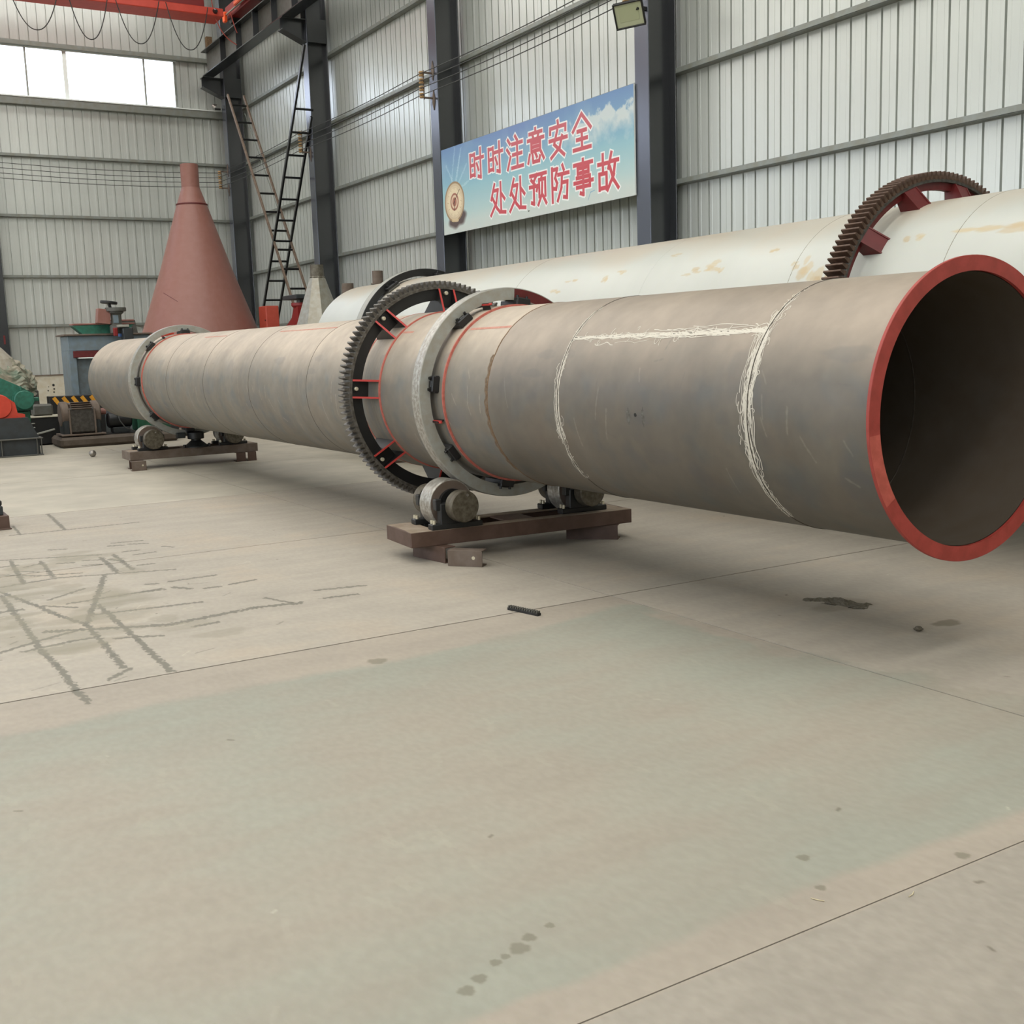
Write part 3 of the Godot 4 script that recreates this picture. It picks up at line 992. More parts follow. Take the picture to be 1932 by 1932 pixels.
func chalk_bundle(m: MB, path: Array, count: int, spread: float, along: bool, from := 0.0, to := 1.0) -> void:
	# many wavering brush strokes that follow a seam
	for k in count:
		var t0 := rng.randf_range(from, to - 0.05)
		var t1 := minf(to, t0 + rng.randf_range(0.05, 0.3))
		var off := rng.randfn(0, spread)
		var pts := []
		var wob := rng.randf() * TAU
		for j in 9:
			var t := lerpf(t0, t1, j / 8.0) * (path.size() - 1)
			var i := mini(int(t), path.size() - 2)
			var p: Vector2 = (path[i] as Vector2).lerp(path[i + 1], t - i)
			var wave := off + 0.007 * sin(wob + j * 1.1) + rng.randfn(0, 0.0022)
			if along:
				p.y += rad_to_deg(wave / DRUM_R)
			else:
				p.x += wave
			pts.append(p)
		ribbon(m, pts, rng.randf_range(0.0025, 0.006), DRUM_R + 0.0012)
	# loops and dabs that stray from the line
	for k in count / 3:
		var t := rng.randf_range(from, to) * (path.size() - 1)
		var i := mini(int(t), path.size() - 2)
		var c: Vector2 = (path[i] as Vector2).lerp(path[i + 1], t - i)
		c += Vector2(rng.randfn(0, spread * 1.5), rad_to_deg(rng.randfn(0, spread * 1.5) / DRUM_R))
		var pts := []
		var ax := rng.randf_range(0.005, 0.022)
		var ay := rng.randf_range(0.01, 0.035)
		var start := rng.randf() * TAU
		var turn := rng.randf_range(2.0, 5.8)
		for j in 10:
			var a := start + turn * j / 9.0
			pts.append(c + Vector2(ax * cos(a), rad_to_deg(ay * sin(a) / DRUM_R)))
		ribbon(m, pts, rng.randf_range(0.0025, 0.005), DRUM_R + 0.0014)


func bead(l: float, width: float, height: float, d0: float, d1: float, uneven := 0.0) -> MB:
	# a weld bead or painted edge around part of the shell
	var m := mb()
	var seg := 140
	for k in seg:
		var a := lerpf(d0, d1, float(k) / seg)
		var b := lerpf(d0, d1, float(k + 1) / seg)
		var wa := uneven * sin(a * 0.7) * sin(a * 0.23)
		var wb := uneven * sin(b * 0.7) * sin(b * 0.23)
		var pa0 := on_drum(l - width / 2 + wa, a, DRUM_R)
		var pa1 := on_drum(l + wa, a, DRUM_R + height)
		var pa2 := on_drum(l + width / 2 + wa, a, DRUM_R)
		var pb0 := on_drum(l - width / 2 + wb, b, DRUM_R)
		var pb1 := on_drum(l + wb, b, DRUM_R + height)
		var pb2 := on_drum(l + width / 2 + wb, b, DRUM_R)
		var na := on_drum(0, a, 1) - on_drum(0, a, 0)
		var nb := on_drum(0, b, 1) - on_drum(0, b, 0)
		var ex := Vector3(0.6, 0, 0)
		m.smooth_quad([pa0, pa1, pb1, pb0], [na + ex, na, nb, nb + ex], [Vector2.ZERO, Vector2.ZERO, Vector2.ZERO, Vector2.ZERO])
		m.smooth_quad([pa1, pa2, pb2, pb1], [na, na - ex, nb - ex, nb], [Vector2.ZERO, Vector2.ZERO, Vector2.ZERO, Vector2.ZERO])
	return m


func gear_tooth(root_r: float, tip_r: float, pitch: float, width: float) -> ArrayMesh:
	# one trapezoid tooth that stands on the rim at the top of the ring: y outwards, x around, z along the axis
	var m := mb(Vector3(0, 0, 0))
	var hb := pitch * 0.36
	var ht := pitch * 0.15
	m.prism([Vector2(-hb, root_r - 0.004), Vector2(hb, root_r - 0.004), Vector2(hb * 0.72, root_r + (tip_r - root_r) * 0.5), Vector2(ht, tip_r - 0.002), Vector2(ht * 0.7, tip_r), Vector2(-ht * 0.7, tip_r), Vector2(-ht, tip_r - 0.002), Vector2(-hb * 0.72, root_r + (tip_r - root_r) * 0.5)], width)
	return m.mesh()


func rotary_drum() -> void:
	var o := thing("rotary_drum", "long bare steel rotary drum with red end ring and black toothed gear, in front", "drum", Vector3(-3.39, 0, -4.6), deg_to_rad(0.579))
	# shell courses, each a rolled plate of its own with a fine groove at the welds
	var cuts := [0.0, 0.816, 2.51, 3.38, 5.3, 6.745, 8.41, 10.05, 11.7, 13.4, 15.0, 16.6]
	for k in cuts.size() - 1:
		var a: float = cuts[k]
		var b: float = cuts[k + 1]
		var g := 0.003
		var m := ring_mb(a, [Vector2(DRUM_R - g, 0.0), Vector2(DRUM_R, g), Vector2(DRUM_R, b - a - g), Vector2(DRUM_R - g, b - a)], 128, false)
		for i in m.uv.size():
			m.uv[i] = Vector2(m.uv[i].x / 4.0 + k * 0.37, m.uv[i].y)
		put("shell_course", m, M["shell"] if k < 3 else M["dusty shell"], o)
	put("shell_lining", ring_mb(0.02, [Vector2(0.646, 16.57), Vector2(0.646, 0.0)], 96), M["shell inside"], o)
	put("added_end_cover", ring_mb(16.4, [Vector2(0.646, 0), Vector2(0.0, 0)], 64), M["shell inside"], o)  # unseen plate added to keep light out of the far end
	put("far_rim", ring_mb(16.6, [Vector2(DRUM_R, 0), Vector2(0.646, 0)], 96), M["shell"], o)
	# inside seams of the end courses
	for l in [0.84, 2.5]:
		put("inner_seam", ring_mb(l, [Vector2(0.6455, 0.008), Vector2(0.643, 0.004), Vector2(0.6455, 0)], 64), M["seam"], o)
	# the red end ring
	var e := put("end_ring", ring_mb(0.0, [Vector2(0.648, 0.0), Vector2(0.718, 0.0), Vector2(0.72, 0.002), Vector2(0.72, 0.016), Vector2(0.718, 0.018), Vector2(0.648, 0.018), Vector2(0.648, 0.0)], 128), M["primer red"], o)
	var fresh := mat("dusty primer", Color(0.70, 0.33, 0.28), 0.7, 0.0, 0.2, 2.0)
	var pm := mb()
	pm.xf = drum_axis(-0.0015)
	pm.lathe([Vector2(0.65, 0), Vector2(0.717, 0), Vector2(0.718, 0.001)], 24, false, deg_to_rad(96), deg_to_rad(124))
	put("faded_patch", pm, fresh, e)

	# welds and paint lines
	for l in [0.816, 2.51]:
		put("weld_seam", bead(l, 0.014, 0.003, 0, 360, 0.001), M["seam"], o)
	put("weld_seam", bead(3.38, 0.016, 0.003, 0, 360, 0.004), M["rust seam"], o)
	put("rust_band", bead(3.40, 0.028, 0.0008, 62, 140, 0.012), mat("rust band", Color(0.46, 0.39, 0.31), 0.9, 0.0, 0.5, 5.0), o)
	for l in [6.745, 8.41, 10.05, 11.7]:
		put("weld_seam", bead(l, 0.010, 0.002, 0, 360, 0.001), M["seam"], o)
	for s in [[3.96, 3.394, 41.3, "faint red line"], [4.9, 5.1, 41.0, "faint red line"], [6.75, 8.3, 27.5, "faint red line"], [10.1, 11.0, 28.0, "faint red line"]]:
		var m := mb()
		ribbon(m, [Vector2(s[0], s[2]), Vector2((s[0] + s[1]) / 2, s[2]), Vector2(s[1], s[2] - 0.2)], 0.022, DRUM_R + 0.0008)
		put("paint_line", m, M[s[3]], o)
	# white brush marks over the two ring seams and the plate joint between them
	var seam_a := []
	var seam_b := []
	for k in 16:
		seam_a.append(Vector2(2.51, lerpf(26, 138, k / 15.0)))
		seam_b.append(Vector2(0.816, lerpf(20, 148, k / 15.0)))
	var joint := [Vector2(2.51, 52.3), Vector2(0.82, 52.0)]
	var ch := mb()
	chalk_bundle(ch, seam_a, 46, 0.010, false)
	chalk_bundle(ch, seam_a, 26, 0.02, false, 0.35, 0.75)
	chalk_bundle(ch, seam_b, 64, 0.014, false)
	chalk_bundle(ch, seam_b, 44, 0.024, false, 0.2, 0.75)
	chalk_bundle(ch, joint, 44, 0.011, true)
	chalk_bundle(ch, joint, 30, 0.02, true, 0.15, 1.0)
	for s in [seam_a, seam_b, joint]:
		for off in [-0.006, 0.005, 0.009]:
			var pts := []
			for p in s:
				pts.append(p + (Vector2(0, rad_to_deg(off / DRUM_R)) if s == joint else Vector2(off, 0)))
			ribbon(ch, pts, 0.004, DRUM_R + 0.0013)
	put("chalk_strokes", ch, M["chalk"], o).set_meta("kind", "stuff")
	put("plate_joint", bead_along(0.82, 2.51, 52.2), M["seam"], o)
	# dark smudges
	var smudge := mat("smudge", Color(0.40, 0.395, 0.37), 0.7, 0.0, 0.3, 4.0)
	for s in [[1.789, 94.8, 0.018, 0.045], [1.655, 94.7, 0.014, 0.05]]:
		var m := mb()
		for k in 7:
			var t := k / 6.0 * 2.0 - 1.0
			var hw: float = s[2] * sqrt(maxf(0.05, 1.0 - t * t))
			ribbon(m, [Vector2(s[0] - hw, s[1] + rad_to_deg(t * s[3] / DRUM_R)), Vector2(s[0] + hw, s[1] + rad_to_deg(t * s[3] / DRUM_R))], s[3] / 3.0, DRUM_R + 0.0006)
		put("smudge", m, smudge, o)
	var hole := mb()
	hole.cyl(on_drum(1.724, 93.8, DRUM_R - 0.003), on_drum(1.724, 93.8, DRUM_R + 0.0015), 0.011, 14)
	put("plug_hole", hole, M["black gloss"], o)

	# tyres on their backing bands and pads
	tyre(o, 4.12, 0.811, 0.717, 0.125, 36.8, true)
	tyre(o, 13.06, 0.803, 0.717, 0.125, 43.5, false)
	gear_ring(o)


func bead_along(l0: float, l1: float, deg: float) -> MB:
	var m := mb()
	ribbon(m, [Vector2(l0, deg), Vector2((l0 + l1) / 2, deg), Vector2(l1, deg)], 0.009, DRUM_R + 0.001)
	return m


func tyre(o: Node3D, l: float, ro: float, ri: float, w: float, pad_at: float, bright: bool) -> void:
	var t := put("tyre", ring_mb(l, ring_profile(ro, ri, w), 128), M["tyre face steel"], o)
	# the rolled tread, rubbed bright
	put("tread", ring_mb(l + 0.008, [Vector2(ro + 0.0005, 0), Vector2(ro + 0.0015, 0.01), Vector2(ro + 0.0005, 0.045), Vector2(ro + 0.0015, 0.08), Vector2(ro + 0.0005, w - 0.018)], 128), mat("rubbed tread", Color(0.70, 0.69, 0.66), 0.34, 0.45, 0.3, 4.0), t)
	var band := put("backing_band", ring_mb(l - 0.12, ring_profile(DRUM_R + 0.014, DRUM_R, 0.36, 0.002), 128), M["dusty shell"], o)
	put("painted_edge", ring_mb(l - 0.124, [Vector2(DRUM_R, 0), Vector2(DRUM_R + 0.016, 0.002), Vector2(DRUM_R + 0.0165, 0.014), Vector2(DRUM_R + 0.0145, 0.016)], 128), M["red line"], band).set_meta("label", "red painted edge")
	if bright:
		var rest := mb()
		rest.xf = drum_axis(l - 0.0012)
		rest.lathe([Vector2(ri + 0.006, 0), Vector2(ro - 0.008, 0), Vector2(ro - 0.008, 0.001)], 30, false, deg_to_rad(-58), deg_to_rad(-4))
		put("primer_patch", rest, M["gear red"], t).set_meta("label", "old red primer on the face")
	for k in 8:
		var deg := pad_at + 45.0 * k
		var c := on_drum(l, deg, 0)
		var out := (on_drum(0, deg, 1) - on_drum(0, deg, 0)).normalized()
		var b := Basis(Vector3(-1, 0, 0), out, Vector3(-1, 0, 0).cross(out))
		var p := put("tyre_pad", mb(c, b).box(Vector3(0.06, 0.695, 0), Vector3(0.24, 0.036, 0.13), 0.004), M["black paint"], o)
		put("keeper_block", mb(c, b).box(Vector3(-0.034, 0.703, 0), Vector3(0.058, 0.062, 0.12), 0.006), M["black paint"], p)
		put("keeper_block", mb(c, b).box(Vector3(-0.028, 0.728, 0), Vector3(0.036, 0.022, 0.05), 0.004), M["black gloss"], p)
		for s in [-1, 1]:
			put("bolt", mb(c, b).cyl(Vector3(-0.03, 0.722, 0.042 * s), Vector3(-0.03, 0.752, 0.042 * s), 0.012, 6), M["black gloss"], p)
		# thin stop plate with a red edge, halfway between pads
		if k % 2 == 0 or bright:
			var deg2 := deg + 22.5 if k != 0 else deg - 18.0
			var c2 := on_drum(l, deg2, 0)
			var out2 := (on_drum(0, deg2, 1) - on_drum(0, deg2, 0)).normalized()
			var b2 := Basis(Vector3(-1, 0, 0), out2, Vector3(-1, 0, 0).cross(out2))
			if k in [0, 1, 3, 5]:
				var s2 := put("stop_plate", mb(c2, b2).box(Vector3(-0.04, 0.702, 0), Vector3(0.1, 0.055, 0.012)), M["black paint"], o)
				put("red_edge", mb(c2, b2).box(Vector3(-0.058, 0.719, 0), Vector3(0.13, 0.014, 0.02), 0.002), M["rib red"], s2)


func gear_ring(o: Node3D) -> void:
	var l := 5.22
	var w := 0.135
	var g := put("gear_rim", ring_mb(l, ring_profile(0.886, 0.862, w, 0.002), 128), M["gear steel"], o)
	var count := 116
	var pitch := TAU * 0.886 / count
	var tooth := gear_tooth(0.886, 0.932, pitch, w)
	for k in count:
		var deg := 360.0 * k / count
		var out := (on_drum(0, deg, 1) - on_drum(0, deg, 0)).normalized()
		var b := Basis(out.cross(Vector3(-1, 0, 0)), out, Vector3(-1, 0, 0))
		put("gear_tooth", tooth, M["gear steel"], g, on_drum(l + w / 2, deg, 0), b)
	put("gear_web", ring_mb(l + 0.022, ring_profile(0.866, 0.767, 0.03, 0.003), 128), M["black paint"], o)
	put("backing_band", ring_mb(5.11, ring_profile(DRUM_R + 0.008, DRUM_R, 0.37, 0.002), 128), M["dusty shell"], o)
	for x in [5.106, 5.478]:
		put("painted_edge", ring_mb(x, [Vector2(DRUM_R, -0.004), Vector2(DRUM_R + 0.010, -0.003), Vector2(DRUM_R + 0.0105, 0.016), Vector2(DRUM_R, 0.017)], 128), M["red line"], o).set_meta("label", "red painted edge")
	# spring arms: a black plate between two ribs with red front edges
	for k in 8:
		var deg := 41.3 + 45.0 * k
		var c := on_drum(l, deg, 0)
		var out := (on_drum(0, deg, 1) - on_drum(0, deg, 0)).normalized()
		var b := Basis(Vector3(-1, 0, 0), out, Vector3(-1, 0, 0).cross(out))
		var a := put("gear_arm", mb(c, b).box(Vector3(0.026, 0.785, 0), Vector3(0.022, 0.155, 0.13), 0.003), M["black paint"], o)
		put("bolt", mb(c, b).cyl(Vector3(0.014, 0.828, 0), Vector3(-0.016, 0.828, 0), 0.017, 10, -1.0, 0.003), M["bolt steel"], a)
		put("washer", mb(c, b).cyl(Vector3(0.014, 0.828, 0), Vector3(0.006, 0.828, 0), 0.026, 16), M["black gloss"], a)
		for s in [-1, 1]:
			var rib := mb(c + (b.z * 0.07 * s), b)
			rib.prism([Vector2(-0.005, 0.862), Vector2(0.03, 0.862), Vector2(0.255, DRUM_R + 0.002), Vector2(-0.105, DRUM_R + 0.002)], 0.009)
			put("rib", rib, M["black paint"], a)
			var p0: Vector3 = c + b.z * 0.07 * s + b * Vector3(-0.007, 0.862, 0)
			var p1: Vector3 = c + b.z * 0.07 * s + b * Vector3(-0.107, DRUM_R + 0.004, 0)
			var d: Vector3 = (p1 - p0).normalized()
			var side: Vector3 = b.z
			put("red_edge", mb((p0 + p1) / 2, Basis(d, side.cross(d).normalized(), d.cross(side.cross(d).normalized()))).box(Vector3.ZERO, Vector3((p1 - p0).length(), 0.004, 0.016)), M["rib red"], a)


# ------------------------------------------------------------------ the cream drum behind
func cream_ring(x: float, prof: Array, seg := 112) -> MB:
	# rings of the second drum; its axis runs along x at y 1.577, z -7.4; profile height runs towards -x
	var m := mb()
	m.xf = Transform3D(Basis(Vector3(0, 1, 0), Vector3(-1, 0, 0), Vector3(0, 0, 1)), Vector3(x, 1.577, 0))
	return m.lathe(prof, seg)


func cream_drum() -> void:
	var o := thing("rotary_drum", "cream painted rotary drum with rust stains, behind the bare steel one", "drum", Vector3(0, 0, -7.4))
	var cuts := [1.0, -1.5, -3.2, -5.08, -6.5, -8.4, -10.77, -12.9, -14.9, -16.35]
	for k in cuts.size() - 1:
		var a: float = cuts[k]
		var b: float = cuts[k + 1]
		var m := cream_ring(a, [Vector2(0.986, 0.0), Vector2(0.988, 0.002), Vector2(0.988, a - b - 0.002), Vector2(0.986, a - b)], 128)
		for i in m.uv.size():
			m.uv[i] = Vector2((a - m.uv[i].x + 16.35) / 17.35, m.uv[i].y)
		put("shell_course", m, M["cream"], o)
	put("shell_lining", cream_ring(1.0, [Vector2(0.97, 17.35), Vector2(0.97, 0)], 64), M["shell inside"], o)
	put("end_face", cream_ring(-16.35, [Vector2(0.988, 0), Vector2(0.0, 0.0)], 64), mat("cream plain", Color(0.755, 0.755, 0.705), 0.4, 0.0, 0.08), o)
	put("near_rim", cream_ring(1.0, [Vector2(0.97, 0), Vector2(0.988, 0.0)], 64), M["primer red"], o)
	for x in [-6.5, -5.08, -10.77]:
		put("weld_seam", cream_ring(x + 0.003, [Vector2(0.9881, 0), Vector2(0.9895, 0.003), Vector2(0.9881, 0.006)], 96), mat("cream seam", Color(0.55, 0.53, 0.46), 0.6, 0.0, 0.3, 3.0), o)
	# girth gear
	var w := 0.165
	var g := put("gear_rim", cream_ring(-5.758, ring_profile(1.153, 1.13, w, 0.002), 128), M["gear face"], o)
	var count := 150
	var tooth := gear_tooth(1.153, 1.209, TAU * 1.153 / count, w)
	for k in count:
		var a := TAU * k / count
		var out := Vector3(0, cos(a), sin(a))
		put("gear_tooth", tooth, M["rusty gear steel"], g, Vector3(-5.758 - w / 2, 1.577, 0), Basis(out.cross(Vector3(-1, 0, 0)), out, Vector3(-1, 0, 0)))
	put("gear_web", cream_ring(-5.79, ring_profile(1.135, 1.075, 0.05, 0.003), 128), M["gear red"], o)
	for k in 12:
		var a := deg_to_rad(20.0 + 30.0 * k)
		var out := Vector3(0, cos(a), sin(a))
		var b := Basis(Vector3(-1, 0, 0), out, Vector3(-1, 0, 0).cross(out))
		var c := Vector3(-5.79, 1.577, 0)
		var arm := put("gear_arm", mb(c, b).prism([Vector2(-0.025, 1.13), Vector2(-0.005, 1.13), Vector2(-0.10, 0.985), Vector2(-0.12, 0.985)], 0.13), M["gear red"], o)
		for s in [-1, 1]:
			put("rib", mb(c + b.z * 0.065 * s, b).prism([Vector2(-0.03, 1.13), Vector2(0.07, 1.13), Vector2(0.04, 0.985), Vector2(-0.13, 0.985)], 0.012), M["gear red"], arm)
	# tyres
	for x in [-14.42, -0.6]:
		var t := put("tyre", cream_ring(x, ring_profile(1.112, 1.015, 0.17, 0.004), 128), M["black paint"], o)
		put("tread", cream_ring(x - 0.01, [Vector2(1.1125, 0), Vector2(1.1132, 0.075), Vector2(1.1125, 0.15)], 128), M["tyre face steel"], t)
		for k in 8:
			var a := deg_to_rad(-12.0 + 45.0 * k)
			var out := Vector3(0, cos(a), sin(a))
			var b := Basis(Vector3(-1, 0, 0), out, Vector3(-1, 0, 0).cross(out))
			var p := put("tyre_pad", mb(Vector3(x, 1.577, 0), b).box(Vector3(0.08, 1.0015, 0), Vector3(0.34, 0.027, 0.2), 0.004), M["grey paint"], o)
			put("keeper_block", mb(Vector3(x, 1.577, 0), b).box(Vector3(-0.045, 1.022, 0), Vector3(0.08, 0.06, 0.2), 0.006), M["black paint"], p)
			for s in [-1, 1]:
				put("bolt", mb(Vector3(x, 1.577, 0), b).cyl(Vector3(-0.045, 1.04, 0.06 * s), Vector3(-0.045, 1.085, 0.06 * s), 0.016, 6), M["black gloss"], p)


# ------------------------------------------------------------------ roller stations
func bearing(parent: Node3D, x: float, z: float, top: float, axis_y: float) -> void:
	# a plummer block with foot and bolts
	var h := put("bearing_block", mb(Vector3(x, 0, z)).box(Vector3(0, (top + axis_y) / 2, 0), Vector3(0.075, axis_y - top + 0.05, 0.27), 0.008), M["black paint"], parent)
	put("foot", mb(Vector3(x, 0, z)).box(Vector3(0, top + 0.022, 0), Vector3(0.085, 0.044, 0.42), 0.006), M["black paint"], h)
	for s in [-1, 1]:
		put("lug", mb(Vector3(x, 0, z)).box(Vector3(0, axis_y + 0.015, 0.145 * s), Vector3(0.06, 0.085, 0.05), 0.006), M["black paint"], h)
		for d in [-0.022, 0.022]:
			put("bolt", mb(Vector3(x, 0, z)).cyl(Vector3(d, top + 0.044, 0.185 * s), Vector3(d, top + 0.072, 0.185 * s), 0.013, 6), M["bolt steel"], h)


func roller_stations() -> void:
	station(Vector3(-7.57, 0.12, -4.56), deg_to_rad(-4.3), true)
	station(Vector3(-16.52, 0.135, -4.47), 0.0, false)
	# the cream drum rests on two taller ones
	for x in [-14.505, -0.685]:
		var far: bool = x < -10.0
		var s := thing("roller_station", "roller frame under the black tyre of the cream drum" if far else "roller frame under the near end of the cream drum", "roller frame", Vector3(x, 0, -7.4))
		for d in [-0.28, 0.28]:
			put("side_beam", mb().box(Vector3(d, 0.1, 0), Vector3(0.1, 0.2, 1.5), 0.006), M["rust brown steel"], s)
		for e in [-1, 1]:
			put("end_beam", mb().box(Vector3(0, 0.1, 0.7 * e), Vector3(0.46, 0.2, 0.1), 0.006), M["rust brown steel"], s)
			var yc := 0.36
			var zc: float = 0.48 * e
			var rr := sqrt(pow(1.577 - yc, 2) + zc * zc) - 1.112
			put("roller", mb().cyl(Vector3(-0.1, yc, zc), Vector3(0.1, yc, zc), rr, 40, -1.0, 0.006), M["machined steel"], s)
			put("axle", mb().cyl(Vector3(-0.3, yc, zc), Vector3(0.3, yc, zc), 0.05, 20), M["cap steel"], s)
			for q in [-0.22, 0.22]:
				put("bearing_block", mb().box(Vector3(q, 0.3, zc), Vector3(0.1, 0.21, 0.26), 0.01), M["black paint"], s)


func station(at: Vector3, turn: float, front: bool) -> void:
	var label := "rusty steel roller frame under the front tyre and gear of the bare drum" if front else "dark steel roller frame with upright thrust roller, under the far tyre"
	var s := thing("roller_station", label, "roller frame", at, turn)
	var beam: Material = M["rust brown steel"] if front else M["brown dusty steel"]
	var hz := 0.97 if front else 0.93
	var hx := 0.255
	var h := 0.113 if front else 0.12
	# a frame of channels: two long sides, ends and a cross plate, open between
	for d in [-1, 1]:
		var sb := put("side_beam", mb().box(Vector3((hx - 0.008) * d, h / 2, 0), Vector3(0.016, h, hz * 2), 0.003), beam, s)
		put("flange", mb().box(Vector3((hx - 0.055) * d, h - 0.005, 0), Vector3(0.108, 0.012, hz * 2 - 0.004), 0.003), M["dusty top"] if front else beam, sb)
		put("end_beam", mb().box(Vector3(0, h / 2, (hz - 0.008) * d), Vector3(hx * 2 - 0.03, h, 0.016), 0.003), beam, s)
		put("top_plate", mb().box(Vector3(0, h - 0.006, (hz - 0.115) * d), Vector3(hx * 2 - 0.03, 0.012, 0.2), 0.003), M["dusty top"], s)
	put("cross_plate", mb().box(Vector3(0, h - 0.007, 0), Vector3(hx * 2 - 0.03, 0.012, 0.26), 0.003), beam, s)
	# rollers stand where the drum's own axis puts them
	var inv := s.transform.affine_inverse()
	var axis_x := at.x
	var drum_z := -4.6 + (-3.39 - axis_x) * sin(deg_to_rad(0.579))
	var ro := 0.811 if front else 0.803
	for e in [-1, 1]:
		var wr := 0.19
		var dz := 0.585
		var yc := DRUM_Y - sqrt(pow(ro + wr, 2) - dz * dz)
		var c: Vector3 = inv * Vector3(axis_x, yc, drum_z + dz * e)
		var b := Basis(Vector3.UP, -turn + deg_to_rad(0.579))
		var r := put("roller", mb(c, b).cyl(Vector3(-0.085, 0, 0), Vector3(0.085, 0, 0), wr, 48, -1.0, 0.008), mat("rubbed tread", Color(0.70, 0.69, 0.66), 0.34, 0.45, 0.3, 4.0), s)
		put("roller_face", mb(c, b).cyl(Vector3(0.08, 0, 0), Vector3(0.0865, 0, 0), wr - 0.012, 40), M["brown dusty steel"], r)
		put("hub", mb(c, b).cyl(Vector3(0.08, 0, 0), Vector3(0.12, 0, 0), wr * 0.62, 32), M["black paint"], r)
		var rr := 0.12 if front else 0.14
		var cap := put("bearing_cap", mb(c, b).cyl(Vector3(0.20, 0, 0), Vector3(0.30, 0, 0), rr, 40, -1.0, 0.006), M["cap steel"], s)
		put("cap_face", mb(c, b).cyl(Vector3(0.295, 0, 0), Vector3(0.303, 0, 0), rr - 0.007, 36), M["cap steel"], cap)
		put("bolt", mb(c, b).cyl(Vector3(0.30, rr * 0.72, -0.02), Vector3(0.31, rr * 0.72, -0.02), 0.011, 8), M["machined steel"], cap)
		put("rear_cap", mb(c, b).cyl(Vector3(-0.33, 0, 0), Vector3(-0.24, 0, 0), rr, 32, -1.0, 0.006), M["cap steel"], s)
		put("axle", mb(c, b).cyl(Vector3(-0.3, 0, 0), Vector3(0.29, 0, 0), 0.04, 20), M["cap steel"], s)
		bearing(s, c.x + 0.165, c.z, h, c.y)
		bearing(s, c.x - 0.175, c.z, h, c.y)
	if not front:
		# the thrust roller between them
		put("thrust_roller", mb(Vector3(0.13, 0, -0.05)).lathe([Vector2(0, 0.24), Vector2(0.11, 0.24), Vector2(0.118, 0.248), Vector2(0.118, 0.33), Vector2(0.105, 0.34), Vector2(0.05, 0.35), Vector2(0, 0.35)], 32), M["black paint"], s)
		put("thrust_stand", mb(Vector3(0.13, 0, -0.05)).lathe([Vector2(0, h), Vector2(0.17, h), Vector2(0.17, h + 0.015), Vector2(0.07, h + 0.1), Vector2(0.07, 0.24), Vector2(0, 0.24)], 24), M["black paint"], s)
		put("thrust_block", mb().box(Vector3(0.1, 0.3, 0.16), Vector3(0.1, 0.08, 0.12), 0.008), M["dark grey blue"], s)
		for q in [-0.22, 0.14]:
			put("bolt", mb().cyl(Vector3(0.2, h, q), Vector3(0.2, h + 0.05, q), 0.02, 8), M["black gloss"], s)

	# short channel offcuts as packing under the frame; each a thing of its own
	if front:
		packing(Vector3(-7.087, 0, -3.875), deg_to_rad(40.4), 0.267, 0.10, 0.119, "short rusty channel offcut sticking out under the front left end of the rusty roller frame", true)
		packing(Vector3(-7.47, 0, -3.8), deg_to_rad(8), 0.42, 0.10, 0.119, "rusty channel offcut half hidden behind another under the left end of the rusty roller frame", false)
		packing(Vector3(-7.407, 0, -5.236), deg_to_rad(43.9), 0.426, 0.12, 0.119, "dark channel offcut set askew under the right end of the rusty roller frame", false)
	else:
		packing(Vector3(-16.16, 0, -3.62), deg_to_rad(90), 0.2, 0.11, 0.134, "channel offcut under the left end of the far roller frame, nearer the camera", true)
		packing(Vector3(-16.5, 0, -3.66), deg_to_rad(90), 0.2, 0.12, 0.134, "channel offcut under the left end of the far roller frame, behind the first one", false)
		packing(Vector3(-16.3, 0, -5.29), deg_to_rad(90), 0.13, 0.16, 0.134, "channel offcut under the right end of the far roller frame, outermost", false)
		packing(Vector3(-16.32, 0, -5.13), deg_to_rad(90), 0.14, 0.16, 0.134, "channel offcut under the right end of the far roller frame, inner one", false)


func packing(at: Vector3, turn: float, length: float, width: float, h: float, label: String, bright: bool) -> void:
	# a cut piece of channel lying on its web, open ends left and right
	var p := thing("steel_packing", label, "steel offcut", at, turn, "channel offcuts under the roller frames")
	var m: Material = M["brown dusty steel"] if bright else M["rust brown steel"]
	put("channel", mb().box(Vector3(0, 0.004, 0), Vector3(length, 0.008, width), 0.002).box(Vector3(0, h - 0.004, 0), Vector3(length, 0.008, width), 0.002).box(Vector3(0, h / 2, width / 2 - 0.004), Vector3(length, h - 0.012, 0.008)), m, p)
	if bright and width < 0.15:
		put("bolt_hole", mb().cyl(Vector3(length * 0.25, h * 0.55, width / 2 - 0.002), Vector3(length * 0.25, h * 0.55, width / 2 + 0.001), 0.013, 16), M["bolt steel"], p)


